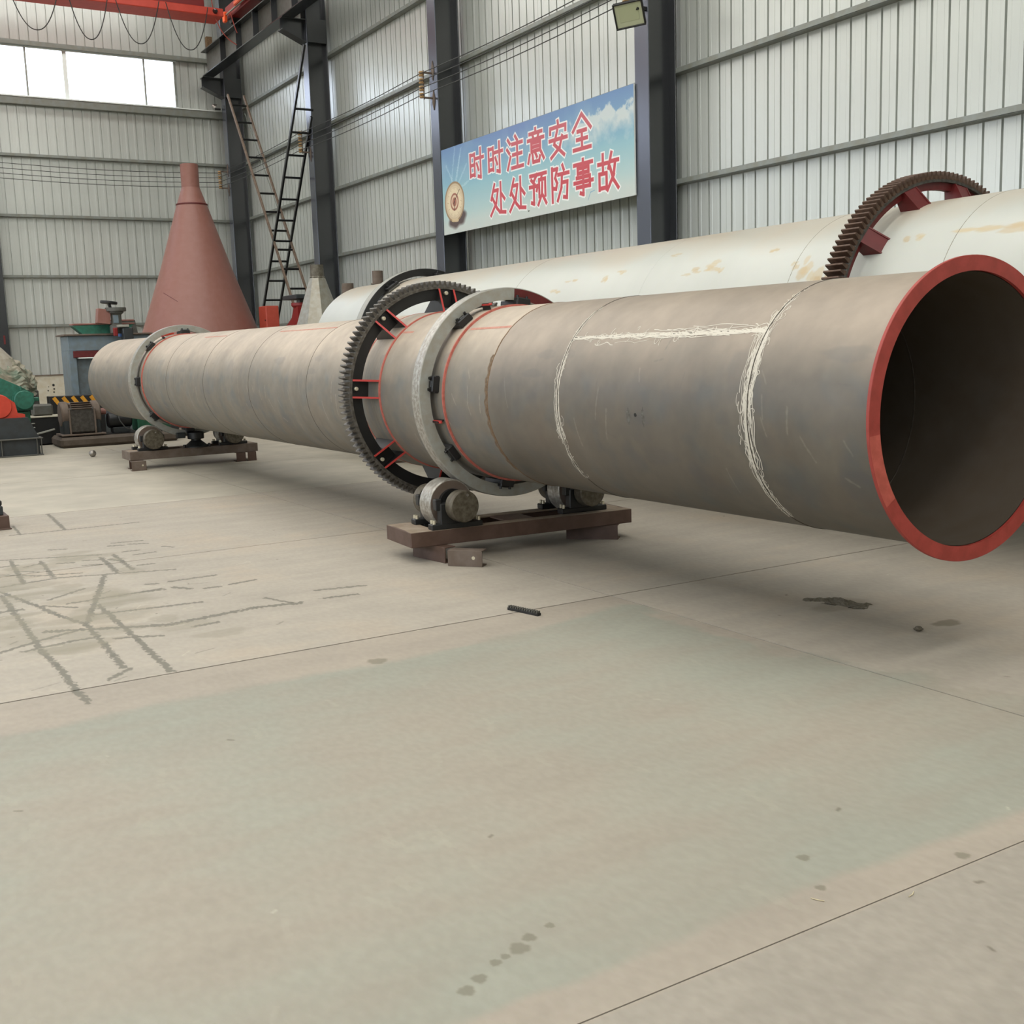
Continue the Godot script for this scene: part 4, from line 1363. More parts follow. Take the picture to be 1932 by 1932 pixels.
# ------------------------------------------------------------------ the banner
func glyph_strokes() -> Array:
	# the strokes of the twelve characters, each in a box of 100 by 100
	return [
		"8,16 8,84;8,18 38,18;38,16 38,84;8,50 38,50;8,81 38,81;46,32 98,32;79,4 79,93 62,89;53,48 63,68",
		"8,16 8,84;8,18 38,18;38,16 38,84;8,50 38,50;8,81 38,81;46,32 98,32;79,4 79,93 62,89;53,48 63,68",
		"8,8 21,21;2,36 16,49;4,95 23,60;54,2 66,15;34,24 96,24;38,56 92,56;30,94 99,94;65,24 65,94",
		"50,0 50,11;14,12 86,12;33,17 38,28;67,17 61,28;4,30 96,30;24,39 76,39;24,39 24,64;76,39 76,64;24,51 76,51;24,63 76,63;13,72 4,93;30,72 33,94 68,94 73,82;46,68 55,81;80,70 95,90",
		"50,0 52,10;7,30 8,16 92,16 91,30;46,26 28,62 82,97;72,44 58,74 10,98;2,50 98,50",
		"50,2 4,44;50,2 96,44;28,47 72,47;24,69 76,69;6,95 94,95;50,47 50,95",
		"31,4 8,48;24,23 53,23 40,62 3,97;14,42 44,78 62,91 99,95;71,3 71,83;72,34 95,54",
		"6,9 45,9 27,26;12,21 31,35;2,41 49,41 43,54;26,41 26,91 12,87;52,9 99,9;76,10 70,23;58,25 58,73;58,25 93,25 93,73;76,36 73,67 51,96;79,73 97,95",
		"8,4 8,98;8,8 37,8 25,32 35,48 29,63 16,61;66,1 73,14;42,25 99,25;63,25 58,63 37,97;60,49 92,49 87,93 71,90",
		"3,12 97,12;22,23 78,23;22,36 78,36;22,22 22,37;78,22 78,37;16,48 84,48 84,75;3,61 98,61;16,74 84,74;50,1 50,95 35,91",
		"2,27 47,27;25,3 25,52;7,53 42,53;7,53 7,94;42,53 42,94;7,91 42,91;67,3 52,41;60,25 99,25;85,25 77,61 46,98;60,41 75,73 98,97",
	]


func safety_banner() -> void:
	var w := 1536
	var h := 404
	var im := Image.create(w, h, false, Image.FORMAT_RGB8)
	# sky from blue at the top to pale haze below
	var cloud := field(w, h, 0.014, 51, 5)
	var soft := field(w, h, 0.004, 52, 3)
	for y in h:
		var t := float(y) / h
		for x in w:
			var u := float(x) / w
			var c := Color(0.42, 0.53, 0.68).lerp(Color(0.52, 0.68, 0.725), clampf(t * 2.0, 0, 1))
			c = c.lerp(Color(0.69, 0.755, 0.735), clampf((t - 0.42) * 2.1, 0, 1)).lerp(Color(0.75, 0.745, 0.72), clampf((t - 0.78) * 3.0, 0, 1))
			c = c.lerp(Color(0.45, 0.50, 0.68), clampf(0.5 - absf(u - 0.45) * 1.8, 0.0, 1.0) * clampf(1.0 - t * 2.6, 0.0, 1.0))
			var n := cloud[y * w + x] / 255.0
			# the bank of cloud at the right
			var bank := clampf((u - 0.60) * 6.0, 0, 1) * clampf((t - 0.13 + 0.03 * sin(u * 31.0) + (n - 0.5) * 0.16 - (0.97 - u) * 0.12) * 30.0, 0, 1) * clampf((0.44 - t + (n - 0.5) * 0.2) * 5.0, 0, 1)
			c = c.lerp(Color(0.78, 0.80, 0.78), bank * 0.85)
			var haze := clampf((soft[y * w + x] / 255.0 - 0.5) * 1.2, 0, 1)
			c = c.lerp(Color(0.66, 0.75, 0.76), haze * 0.4)
			im.set_pixel(x, y, c)
	# pale rays above the clock
	for r in [[0.06, 0.42, 0.09, 0.02], [0.085, 0.42, 0.13, 0.05], [0.1, 0.45, 0.16, 0.25], [0.07, 0.4, 0.03, 0.2], [0.09, 0.44, 0.12, 0.14], [0.11, 0.5, 0.17, 0.44]]:
		stroke(im, [Vector2(r[0] * w, r[1] * h), Vector2(r[2] * w, r[3] * h)], 16.0, Color(0.80, 0.88, 0.88), 0.25, 0.8)
	# the wooden clock at the lower left
	var cc := Vector2(0.076 * w, 0.635 * h)
	blot(im, cc + Vector2(18, 70), Vector2(96, 62), Color(0.30, 0.24, 0.23), 0.9, 1.0)
	for q in [[100, 96, Color(0.58, 0.49, 0.38)], [90, 87, Color(0.75, 0.68, 0.57)], [76, 74, Color(0.83, 0.77, 0.65)], [42, 42, Color(0.58, 0.38, 0.32)], [33, 33, Color(0.80, 0.71, 0.60)], [22, 22, Color(0.62, 0.42, 0.36)]]:
		ellipse(im, cc, Vector2(q[0], q[1]), q[2])
	for k in 60:
		var a := TAU * k / 60.0
		var d := Vector2(cos(a), sin(a) * 0.97)
		stroke(im, [cc + d * (60.0 if k % 5 == 0 else 67.0), cc + d * 73.0], 2.0 if k % 5 == 0 else 1.0, Color(0.50, 0.40, 0.31), 0.8, 0.0)
	stroke(im, [cc + Vector2(-12, 8), cc + Vector2(52, -52)], 4.0, Color(0.24, 0.17, 0.15), 0.9, 0.0)
	stroke(im, [cc + Vector2(4, -14), cc + Vector2(-4, 40)], 5.0, Color(0.24, 0.17, 0.15), 0.9, 0.0)
	stroke(im, [cc + Vector2(-26, 84), cc + Vector2(30, 90)], 18.0, Color(0.78, 0.70, 0.56), 0.9, 0.5)
	# small torn marks
	stroke(im, [Vector2(0.80 * w, 0.95 * h), Vector2(0.812 * w, 0.88 * h), Vector2(0.83 * w, 0.87 * h)], 4.0, Color(0.45, 0.60, 0.70), 0.8)
	blot(im, Vector2(0.51 * w, 0.93 * h), Vector2(8, 3), Color(0.25, 0.25, 0.2), 0.9, 2.0)
	blot(im, Vector2(0.70 * w, 0.83 * h), Vector2(3, 5), Color(0.2, 0.28, 0.26), 0.9, 3.0)
	# the writing: two rows of six red characters with white rims
	var glyphs := glyph_strokes()
	var order := [0, 1, 2, 3, 4, 5, 6, 6, 7, 8, 9, 10]
	var bw := 0.093 * w
	var bh := 0.355 * h
	for pass_ in 2:
		for k in 12:
			var c := Vector2((0.222 + 0.1112 * k) * w, 0.283 * h) if k < 6 else Vector2((0.341 + 0.1098 * (k - 6)) * w, 0.724 * h)
			for line in lines_of(glyphs[order[k]]):
				var pts := []
				for p in line:
					pts.append(c + Vector2((p.x / 100.0 - 0.5) * bw * 0.94, (p.y / 100.0 - 0.5) * bh))
				for i in pts.size() - 1:
					bar(im, pts[i], pts[i + 1], 16.0 if pass_ == 1 else 28.0, Color(0.72, 0.30, 0.33).lerp(Color(0.72, 0.40, 0.43), clampf(1.0 - pts[i].y / h * 1.3, 0, 1)) if pass_ == 1 else Color(0.86, 0.86, 0.85))
	var m := StandardMaterial3D.new()
	m.resource_name = "printed banner"
	m.albedo_texture = ImageTexture.create_from_image(im)
	m.roughness = 0.55
	m.metallic_specular = 0.35
	var o := thing("banner", "wide blue safety banner with two rows of red characters and a wooden clock", "banner", Vector3(-15.525, 3.575, -9.83))
	var print_ := mb()
	print_.smooth_quad([Vector3(-2.815, 0, 0.013), Vector3(2.815, 0, 0.013), Vector3(2.815, 1.48, 0.013), Vector3(-2.815, 1.48, 0.013)], [Vector3.BACK, Vector3.BACK, Vector3.BACK, Vector3.BACK], [Vector2(0, 1), Vector2(1, 1), Vector2(1, 0), Vector2(0, 0)])
	put("print", print_, m, o)
	put("backing", mb().box(Vector3(0, 0.74, 0), Vector3(5.63, 1.48, 0.024), 0.002), M["white trim"], o)
	for y in [0.05, 0.74, 1.43]:
		put("frame_bar", mb().box(Vector3(0, y, -0.03), Vector3(5.6, 0.04, 0.036)), M["black paint"], o)
	for x in [-2.75, 2.75]:
		put("frame_bar", mb().box(Vector3(x, 0.74, -0.03), Vector3(0.04, 1.4, 0.036)), M["black paint"], o)


func ellipse(im: Image, c: Vector2, r: Vector2, col: Color) -> void:
	for y in range(maxi(0, int(c.y - r.y)), mini(im.get_height(), int(c.y + r.y) + 1)):
		for x in range(maxi(0, int(c.x - r.x)), mini(im.get_width(), int(c.x + r.x) + 1)):
			var q := Vector2((x - c.x) / r.x, (y - c.y) / r.y).length()
			var t := clampf((1.0 - q) * r.y * 0.5, 0.0, 1.0)
			if t > 0.0:
				im.set_pixel(x, y, im.get_pixel(x, y).lerp(col, t))


func bar(im: Image, a: Vector2, b: Vector2, w: float, c: Color) -> void:
	# a square-ended stroke
	var d := (b - a).normalized()
	var s := Vector2(-d.y, d.x)
	var len := a.distance_to(b)
	var over := w * 0.45
	var lo := Vector2(minf(a.x, b.x), minf(a.y, b.y)) - Vector2.ONE * w
	var hi := Vector2(maxf(a.x, b.x), maxf(a.y, b.y)) + Vector2.ONE * w
	for y in range(maxi(0, int(lo.y)), mini(im.get_height(), int(hi.y) + 1)):
		for x in range(maxi(0, int(lo.x)), mini(im.get_width(), int(hi.x) + 1)):
			var p := Vector2(x, y) - a
			var u := p.dot(d)
			var v := absf(p.dot(s))
			var t := clampf(w * 0.5 - v + 0.5, 0, 1) * clampf(u + over + 0.5, 0, 1) * clampf(len + over - u + 0.5, 0, 1)
			if t > 0.0:
				im.set_pixel(x, y, im.get_pixel(x, y).lerp(c, t))


# ------------------------------------------------------------------ wires, insulators, lamps
func insulator_rack(at: Vector3, turn: float, label: String) -> void:
	var r := thing("insulator_rack", label, "insulator rack", at, turn, "insulator racks on the wall columns")
	for y in [0.2, -0.31]:
		put("wall_strap", mb(Vector3(0, y, 0.006)).prism([Vector2(0, -0.17), Vector2(0.045, -0.04), Vector2(0.045, 0.04), Vector2(0, 0.17), Vector2(-0.045, 0.04), Vector2(-0.045, -0.04)], 0.012), M["brown dusty steel"], r)
	for y in [0.16, -0.27]:
		put("arm", mb().box(Vector3(-0.03, y, 0.09), Vector3(0.035, 0.03, 0.17), 0.003), M["brown dusty steel"], r)
	put("bar", mb().box(Vector3(-0.03, -0.055, 0.18), Vector3(0.03, 0.5, 0.014), 0.003), M["brown dusty steel"], r)
	for y in [0.13, 0.005, -0.12, -0.24]:
		put("insulator", mb(Vector3(-0.03, y, 0.225)).lathe([Vector2(0, -0.042), Vector2(0.04, -0.042), Vector2(0.05, -0.026), Vector2(0.03, -0.006), Vector2(0.03, 0.006), Vector2(0.05, 0.026), Vector2(0.04, 0.042), Vector2(0, 0.042)], 14), M["porcelain"], r)


func wall_fittings() -> void:
	# four bare wires that run from column to column along the long wall
	var z := -9.6
	var heights := [6.41, 6.285, 6.16, 6.04]
	var rack_label := ["four porcelain insulators on the corner column behind the brown ladder", "four porcelain insulators on the column behind the black ladder", "four porcelain insulators on the column left of the banner", "four porcelain insulators above the floodlight column", "four porcelain insulators on the column beyond the right edge"]
	for i in 5:
		insulator_rack(Vector3(COLUMN_X[i], 6.28, -9.85), 0.0, rack_label[i])
	var order := ["topmost", "second", "third", "lowest"]
	for k in 4:
		var path := []
		for i in 4:
			for j in 8:
				var t := j / 8.0
				path.append(Vector3(lerpf(COLUMN_X[i], COLUMN_X[i + 1], t) - 0.03, heights[k] - 0.05 * sin(t * PI), z))
		path.append(Vector3(COLUMN_X[4] - 0.03, heights[k], z))
		tag(put("power_wire", mb().tube(path, 0.008, 5), M["wire"], self), "%s of four bare wires strung along the long wall from column to column" % order[k], "wire", "wires along the long wall")
	for k in 4:
		var path := []
		for j in 9:
			var t := j / 8.0
			path.append(Vector3(-30.72, heights[k] - 0.07 * sin(t * PI), lerpf(-9.62, -3.9, t)))
		path.append(Vector3(-30.72, heights[k], 1.5))
		tag(put("power_wire", mb().tube(path, 0.008, 5), M["wire"], self), "%s of four bare wires crossing the end wall above the red cone" % order[k], "wire", "wires across the end wall")

	# floodlight beside the right column
	var dir := Vector3(0.62, -0.5, 0.6).normalized()
	var up := (Vector3.UP - dir * dir.y).normalized()
	var b := Basis(up.cross(dir).rotated(dir, 0.12), up.rotated(dir, 0.12), dir)
	var f := thing("floodlight", "black square floodlight with pale reflector near the top of the column right of the banner", "floodlight", Vector3(-12.47, 5.86, -9.58))
	put("housing", mb(Vector3.ZERO, b).box(Vector3(0, 0, -0.02), Vector3(0.40, 0.33, 0.06), 0.012), M["black paint"], f)
	for s in [[0, 0.155, 0.40, 0.02], [0, -0.155, 0.40, 0.02], [0.19, 0, 0.02, 0.29], [-0.19, 0, 0.02, 0.29]]:
		put("rim", mb(Vector3.ZERO, b).box(Vector3(s[0], s[1], 0.022), Vector3(s[2], s[3], 0.026), 0.004), M["black paint"], f)
	put("reflector", mb(Vector3.ZERO, b).box(Vector3(0.0, 0.0, 0.012), Vector3(0.355, 0.285, 0.006)), M["lamp reflector"], f)
	put("emitter_plate", mb(Vector3.ZERO, b).box(Vector3(0.0, 0.02, 0.017), Vector3(0.26, 0.2, 0.006), 0.002), mat("emitter plate", Color(0.66, 0.68, 0.55), 0.5, 0.0, 0.0), f)
	put("bracket", mb().box(Vector3(0.0, 0.1, -0.16), Vector3(0.05, 0.05, 0.22), 0.004).box(Vector3(0, 0.05, -0.05), Vector3(0.26, 0.03, 0.03), 0.003), M["black paint"], f)

	# a small pipe clamp lamp at the corner
	var l := thing("work_lamp", "small shiny work lamp clamped on the sill beam in the far corner", "lamp", Vector3(-30.9, 8.1, -9.7))
	put("shade", mb(Vector3(0, 0.06, 0), Basis(Vector3.RIGHT, 0.9)).lathe([Vector2(0.03, 0.09), Vector2(0.09, 0.0), Vector2(0.085, 0.0), Vector2(0.025, 0.085)], 18), M["machined steel"], l)
	put("clamp", mb().box(Vector3(0, 0.01, -0.07), Vector3(0.03, 0.04, 0.16), 0.004), M["black paint"], l)


func ladders() -> void:
	ladder(Vector3(-23.2, 0, -9.4), Vector3(-28.85, 8.05, -9.4), 17, M["ladder brown"], 0.03, "tall brown ladder leaning to the left against the corner column")
	ladder(Vector3(-29.0, 0, -9.4), Vector3(-23.5, 8.02, -9.4), 18, M["black gloss"], 0.033, "tall black ladder leaning to the right against the second column, crossing the brown one")


func ladder(foot: Vector3, head: Vector3, rungs: int, m: Material, r: float, label: String) -> void:
	var o := thing("ladder", label, "ladder", foot)
	var d := head - foot
	var b := Basis(d.normalized(), Vector3(0, 0, 1).cross(d.normalized()), Vector3(0, 0, 1))
	var short := 0.84 if rungs == 18 else 1.0      # the rear rail of the black ladder has lost its top
	for z in [0.0, -0.42]:
		var part := short if z < 0.0 else 1.0
		put("rail", mb(d * part / 2 + Vector3(0, 0, z), b).box(Vector3.ZERO, Vector3(d.length() * part, r * 2.2, r * 1.4), 0.004), m, o)
	for k in rungs:
		var t := (k + 0.4) / rungs
		if t > short + 0.03:
			continue
		put("rung", mb().cyl(d * t + Vector3(0, 0, 0.01), d * t + Vector3(0, 0, -0.43), 0.025, 8), M["black gloss"], o)


# ------------------------------------------------------------------ hoppers at the back
func hoppers() -> void:
	var c := thing("cone_hopper", "tall red-brown steel cone with a short pipe on top, behind the drum", "cone", Vector3(-26.1, 0, -7.5))
	# twelve rolled segments make the lower cone, a smaller collar cone sits on it
	var seg := 12
	for k in seg:
		var a0 := TAU * k / seg
		var a1 := TAU * (k + 1) / seg
		put("cone_segment", mb().lathe([Vector2(1.40, 0.0), Vector2(1.40, 1.82), Vector2(1.32, 2.05), Vector2(0.80, 3.5), Vector2(0.335, 4.95)], 4, true, a0 + 0.1, a1 + 0.1), M["hopper primer"], c)
	put("weld_ring", mb().lathe([Vector2(0.335, 4.935), Vector2(0.352, 4.94), Vector2(0.352, 4.965), Vector2(0.33, 4.97)], 48), M["gear red"], c)
	put("collar_cone", mb().lathe([Vector2(0.328, 4.96), Vector2(0.2, 5.33)], 40), M["hopper primer"], c)
	put("top_pipe", mb().lathe([Vector2(0.2, 5.33), Vector2(0.2, 5.84), Vector2(0.19, 5.84), Vector2(0.19, 5.33)], 40), M["hopper primer"], c)
	put("top_lid", mb().lathe([Vector2(0.19, 5.8), Vector2(0.0, 5.8)], 32), M["gear red"], c)
	put("seam", mb().tube([Vector3(0.95, 2.75, 0.74), Vector3(0.7, 2.95, 0.97)], 0.006, 5), M["gear red"], c)
	put("base_ring", mb().lathe([Vector2(1.4, 0.0), Vector2(1.46, 0.0), Vector2(1.46, 0.03), Vector2(1.4, 0.05)], 48), M["gear red"], c)

	var s := thing("sheet_hopper", "small grey sheet metal hopper with a pipe collar, left of the cream drum", "hopper", Vector3(-21.9, 0, -8.75))
	var n := 8
	var top := []
	var low := []
	for k in n:
		var a := TAU * k / n + 0.25
		top.append(Vector3(cos(a) * 0.15, 3.08, sin(a) * 0.15))
		var rr := 1.0 if k % 2 else 1.18
		low.append(Vector3(cos(a) * rr * 0.5, 1.75, sin(a) * rr * 0.5))
	for k in n:
		var j := (k + 1) % n
		put("hopper_panel", panel(low[k], low[j], top[j], top[k]), M["hopper sheet"], s)
	put("pipe_collar", mb().lathe([Vector2(0.15, 3.04), Vector2(0.16, 3.06), Vector2(0.142, 3.08), Vector2(0.135, 3.31), Vector2(0.125, 3.31), Vector2(0.125, 3.05)], 24), mat("collar grey", Color(0.42, 0.40, 0.35), 0.5, 0.3, 0.3, 2.0), s)
	for k in 4:
		var a := TAU * k / 4 + 0.4
		put("leg", mb().box(Vector3(cos(a) * 0.44, 0.89, sin(a) * 0.44), Vector3(0.06, 1.78, 0.06), 0.006), M["grey paint"], s)

	for q in [[-20.6, -8.85, 2.86, 0.115, "shorter of two rusty pipe stubs behind the cream drum, on the left"], [-19.2, -8.85, 3.0, 0.1, "taller of two rusty pipe stubs behind the cream drum, on the right"]]:
		var p := thing("pipe_stub", q[4], "pipe", Vector3(q[0], 0, q[1]), 0.0, "rusty pipe stubs behind the cream drum")
		put("pipe", mb().lathe([Vector2(q[3], 0), Vector2(q[3], q[2]), Vector2(q[3] - 0.012, q[2]), Vector2(q[3] - 0.012, 0)], 24), M["brown dusty steel"], p)
		put("flange", mb().lathe([Vector2(q[3], q[2] - 0.24), Vector2(q[3] + 0.03, q[2] - 0.24), Vector2(q[3] + 0.03, q[2] - 0.225), Vector2(q[3], q[2] - 0.225)], 24), M["brown dusty steel"], p)
		put("stem", mb().cyl(Vector3(-q[3], q[2] - 0.17, 0.03), Vector3(-q[3] - 0.05, q[2] - 0.17, 0.03), 0.012, 8), M["black paint"], p)

	# orange box and red jack stand on a red trolley
	var t := thing("trolley", "low red steel trolley behind the bare drum, carrying the orange box", "trolley", Vector3(-23.97, 0, -8.8))
	put("deck", mb().box(Vector3(0, 2.06, 0), Vector3(2.75, 0.08, 0.5), 0.008), M["gear red"], t)
	for x in [-1.3, 1.3]:
		for z in [-0.2, 0.2]:
			put("leg", mb().box(Vector3(x, 1.01, z), Vector3(0.09, 2.02, 0.09), 0.006), M["gear red"], t)
	var ob := thing("box", "orange steel box standing before the foot of the black ladder", "box", Vector3(-24.95, 2.1, -8.75))
	put("body", mb().box(Vector3(0, 0.26, 0), Vector3(0.5, 0.52, 0.3), 0.012), mat("box orange", Color(0.68, 0.28, 0.21), 0.5, 0.0, 0.08, 1.0), ob)
	put("door", mb().box(Vector3(0.0, 0.26, 0.152), Vector3(0.46, 0.46, 0.006), 0.002), mat("box orange", Color(0.68, 0.28, 0.21), 0.5, 0.0, 0.08, 1.0), ob)
	put("knob", mb().cyl(Vector3(0.19, 0.2, 0.154), Vector3(0.19, 0.2, 0.17), 0.014, 10), M["black paint"], ob)
	var j := thing("jack_stand", "red screw jack with a wide dark head plate beside the orange box", "jack", Vector3(-22.95, 2.1, -8.75))
	put("base", mb().prism([Vector2(-0.75, 0), Vector2(0.2, 0), Vector2(0.2, 0.42), Vector2(-0.05, 0.42), Vector2(-0.2, 0.2), Vector2(-0.5, 0.06)], 0.26), M["crane red"], j)
	put("head", mb().lathe([Vector2(0, 0.4), Vector2(0.15, 0.4), Vector2(0.19, 0.44), Vector2(0.19, 0.5), Vector2(0, 0.5)], 20), M["crane red"], j)
	put("screw", mb().cyl(Vector3(0, 0.48, 0), Vector3(0, 0.58, 0), 0.07, 16), M["grey paint"], j)
	put("head_plate", mb().box(Vector3(-0.1, 0.62, 0), Vector3(0.82, 0.09, 0.4), 0.008), M["dark grey blue"], j)


func panel(a: Vector3, b: Vector3, c: Vector3, d: Vector3) -> MB:
	# a thin flat plate with four corners
	var m := mb()
	var o := (b - a).cross(d - a).normalized()
	if o.dot((a + c) / 2.0 * Vector3(1, 0, 1)) < 0.0:
		o = -o
	var t := -o * 0.004
	m.poly([a, b, c, d], o)
	m.poly([a + t, b + t, c + t, d + t], -o)
	return m


# ------------------------------------------------------------------ machines at the left
func machines() -> void:
	# press frame
	var c := thing("press_frame", "blue-grey press frame with a red band, left of the far drum end", "machine", Vector3(-23.6, 0, -4.13))
	var blue: Material = M["cabinet blue"]
	put("top_box", mb().box(Vector3(-0.4, 1.88, -0.8), Vector3(0.8, 0.3, 1.6), 0.012), blue, c)
	put("cap_plate", mb().box(Vector3(-0.38, 2.045, -0.78), Vector3(0.92, 0.035, 1.72), 0.006), M["brown dusty steel"], c)
	put("post", mb().box(Vector3(-0.4, 0.87, -0.07), Vector3(0.8, 1.74, 0.14), 0.008), blue, c)
	put("post", mb().box(Vector3(-0.4, 0.87, -1.53), Vector3(0.8, 1.74, 0.14), 0.008), blue, c)
	put("red_band", mb().box(Vector3(-0.06, 1.665, -0.76), Vector3(0.2, 0.13, 1.36), 0.006), M["gear red"], c)
	put("band_lip", mb().box(Vector3(-0.04, 1.59, -0.8), Vector3(0.22, 0.02, 1.28), 0.004), M["white trim"], c)
	put("inner_panel", mb().box(Vector3(-0.36, 0.79, -0.8), Vector3(0.6, 1.58, 1.31), 0.004), mat("panel grey", Color(0.36, 0.40, 0.42), 0.5, 0.0, 0.2, 0.8), c)

	var tray := thing("steel_tray", "green tray with a rusty rim lying on top of the press frame", "tray", Vector3(-23.8, 2.064, -4.85))
	put("body", mb(Vector3.ZERO, Basis(Vector3.UP, PI / 2)).prism([Vector2(-0.42, 0), Vector2(0.42, 0), Vector2(0.6, 0.19), Vector2(-0.6, 0.16)], 0.3), M["teal paint"], tray)
	put("rim", mb().box(Vector3(0, 0.19, 0.0), Vector3(0.34, 0.03, 1.2), 0.006), M["hopper primer"], tray)
	var bin := thing("steel_bin", "grey steel bin with a rusty rim behind the valve on the press frame", "bin", Vector3(-24.2, 2.062, -5.3))
	put("body", mb(Vector3.ZERO, Basis(Vector3.UP, PI / 2)).prism([Vector2(-0.22, 0), Vector2(0.3, 0), Vector2(0.26, 0.27), Vector2(-0.2, 0.24)], 0.3), M["grey paint"], bin)
	put("rim", mb().box(Vector3(0, 0.27, 0), Vector3(0.32, 0.03, 0.48), 0.004), M["hopper primer"], bin)

	var v := thing("valve_stack", "dark hand-wheel valve with a brown flange box on the press frame", "valve", Vector3(-23.4, 2.062, -5.05))
	put("valve_body", mb().lathe([Vector2(0, 0), Vector2(0.14, 0), Vector2(0.14, 0.14), Vector2(0.1, 0.17), Vector2(0.1, 0.36), Vector2(0.15, 0.4), Vector2(0.15, 0.42), Vector2(0.2, 0.43), Vector2(0.2, 0.5), Vector2(0, 0.5)], 24), M["grey paint"], v)
	put("name_plate", mb().box(Vector3(0.1, 0.27, 0.03), Vector3(0.02, 0.15, 0.1), 0.004), M["cabinet blue"], v)
	put("flange_box", mb(Vector3(-0.05, 0.33, 0.24), Basis(Vector3.RIGHT, -0.12)).box(Vector3.ZERO, Vector3(0.2, 0.29, 0.25), 0.008), M["hopper primer"], v)
	put("stem", mb().cyl(Vector3(0, 0.5, 0.1), Vector3(0, 0.58, 0.12), 0.03, 10), M["black paint"], v)
	put("handwheel", mb(Vector3(0, 0.6, 0.12), Basis(Vector3.RIGHT, -0.12)).lathe([Vector2(0, -0.02), Vector2(0.16, -0.025), Vector2(0.165, 0.0), Vector2(0.16, 0.025), Vector2(0, 0.02)], 24), M["black paint"], v)
	put("motor", mb().box(Vector3(0.25, -0.05, -0.13), Vector3(0.2, 0.3, 0.2), 0.02), M["dark grey blue"], v)
	put("motor_lid", mb().box(Vector3(0.25, 0.13, -0.06), Vector3(0.22, 0.05, 0.2), 0.01), M["tyre face steel"], v)
	put("red_lug", mb().box(Vector3(0.2, 0.02, 0.08), Vector3(0.08, 0.16, 0.08), 0.01), M["crane red"], v)
	put("blue_valve", mb().cyl(Vector3(0.34, -0.08, 0.03), Vector3(0.34, -0.02, 0.03), 0.035, 12), mat("blue paint", Color(0.12, 0.24, 0.42), 0.4, 0.0, 0.0), v)

	var pipe_rack := thing("steel_rack", "grey rack with an orange-red top rail between press frame and cone", "rack", Vector3(-24.6, 0, -6.12))
	put("top_rail", mb().box(Vector3(0, 2.03, 0), Vector3(0.5, 0.06, 0.6), 0.006), M["orange red paint"], pipe_rack)
	put("side", mb().box(Vector3(0, 1.0, 0), Vector3(0.44, 2.0, 0.52), 0.01), M["dark grey blue"], pipe_rack)

	# gear reducer on a dark steel stand
	var st := thing("steel_stand", "dark grey steel stand with ribbed foot at the left edge, under the orange motor", "stand", Vector3(-20.2, 0, -2.35))
	var dk: Material = M["dark grey blue"]
	put("foot_box", mb().box(Vector3(-0.45, 0.14, 0.0), Vector3(0.86, 0.28, 1.2), 0.006), dk, st)
	put("foot_plate", mb().box(Vector3(-0.43, 0.29, 0.0), Vector3(0.96, 0.02, 1.3), 0.004), M["grey paint"], st)
	put("base_plate", mb().box(Vector3(-0.43, 0.01, 0.0), Vector3(0.96, 0.02, 1.28), 0.004), M["grey paint"], st)
	for z in [-0.62, -0.55, 0.0, 0.3, 0.6]:
		put("rib", mb().box(Vector3(0.015, 0.15, z), Vector3(0.07, 0.26, 0.012)), M["grey paint"], st)
	put("pedestal", mb(Vector3(-0.45, 0, 0), Basis(Vector3.UP, PI / 2)).prism([Vector2(-0.6, 0.3), Vector2(0.6, 0.3), Vector2(0.46, 0.64), Vector2(-0.6, 0.64)], 0.8), dk, st)

	var mo := thing("electric_motor", "orange-red round electric motor on the dark stand at the left edge", "motor", Vector3(-20.5, 0.64, -2.42))
	put("body", mb().cyl(Vector3(-0.3, 0.2, 0.03), Vector3(0.16, 0.2, 0.03), 0.2, 32, -1.0, 0.02), M["orange red paint"], mo)
	put("end_ring", mb().cyl(Vector3(0.1, 0.2, 0.03), Vector3(0.18, 0.2, 0.03), 0.199, 32, -1.0, 0.012), M["orange red paint"], mo)
	put("foot", mb(Vector3(-0.05, 0, 0), Basis(Vector3.UP, PI / 2)).prism([Vector2(-0.36, 0), Vector2(0.36, 0), Vector2(0.36, 0.05), Vector2(0.25, 0.07), Vector2(0.22, 0.25), Vector2(0.12, 0.33), Vector2(-0.22, 0.33), Vector2(-0.36, 0.05)], 0.4), M["orange red paint"], mo)

	var tg := thing("gear_reducer", "teal gear reducer with a sloping housing and round end, behind the orange motor", "gearbox", Vector3(-21.5, 0.0, -2.64))
	put("housing", mb(Vector3(0, 0, 0), Basis(Vector3.UP, PI / 2)).prism([Vector2(-0.35, 0.7), Vector2(0.4, 0.72), Vector2(0.44, 1.0), Vector2(0.22, 1.14), Vector2(-0.14, 1.33), Vector2(-0.35, 1.34)], 0.5), M["teal paint"], tg)
	put("round_end", mb().cyl(Vector3(-0.2, 0.9, -0.26), Vector3(0.37, 0.9, -0.26), 0.165, 32, -1.0, 0.012), M["teal paint"], tg)
	put("end_rim", mb().cyl(Vector3(0.2, 0.9, -0.24), Vector3(0.3, 0.9, -0.24), 0.18, 32), M["teal paint"], tg)
	put("fin", mb().box(Vector3(0.2, 1.06, -0.22), Vector3(0.3, 0.16, 0.03), 0.004), M["teal paint"], tg)
	put("shaft", mb().box(Vector3(0.1, 0.9, -0.46), Vector3(0.16, 0.07, 0.14), 0.01), M["teal paint"], tg)
	put("leg", mb().box(Vector3(0.0, 0.35, 0.0), Vector3(0.5, 0.7, 0.7), 0.008), M["green paint"], tg)

	# tarp over a machine
	tarp_heap()

	# block and black frame behind
	var fr := thing("slatted_frame", "low black steel frame with pale slats behind the brown motor", "frame", Vector3(-22.5, 0, -3.0))
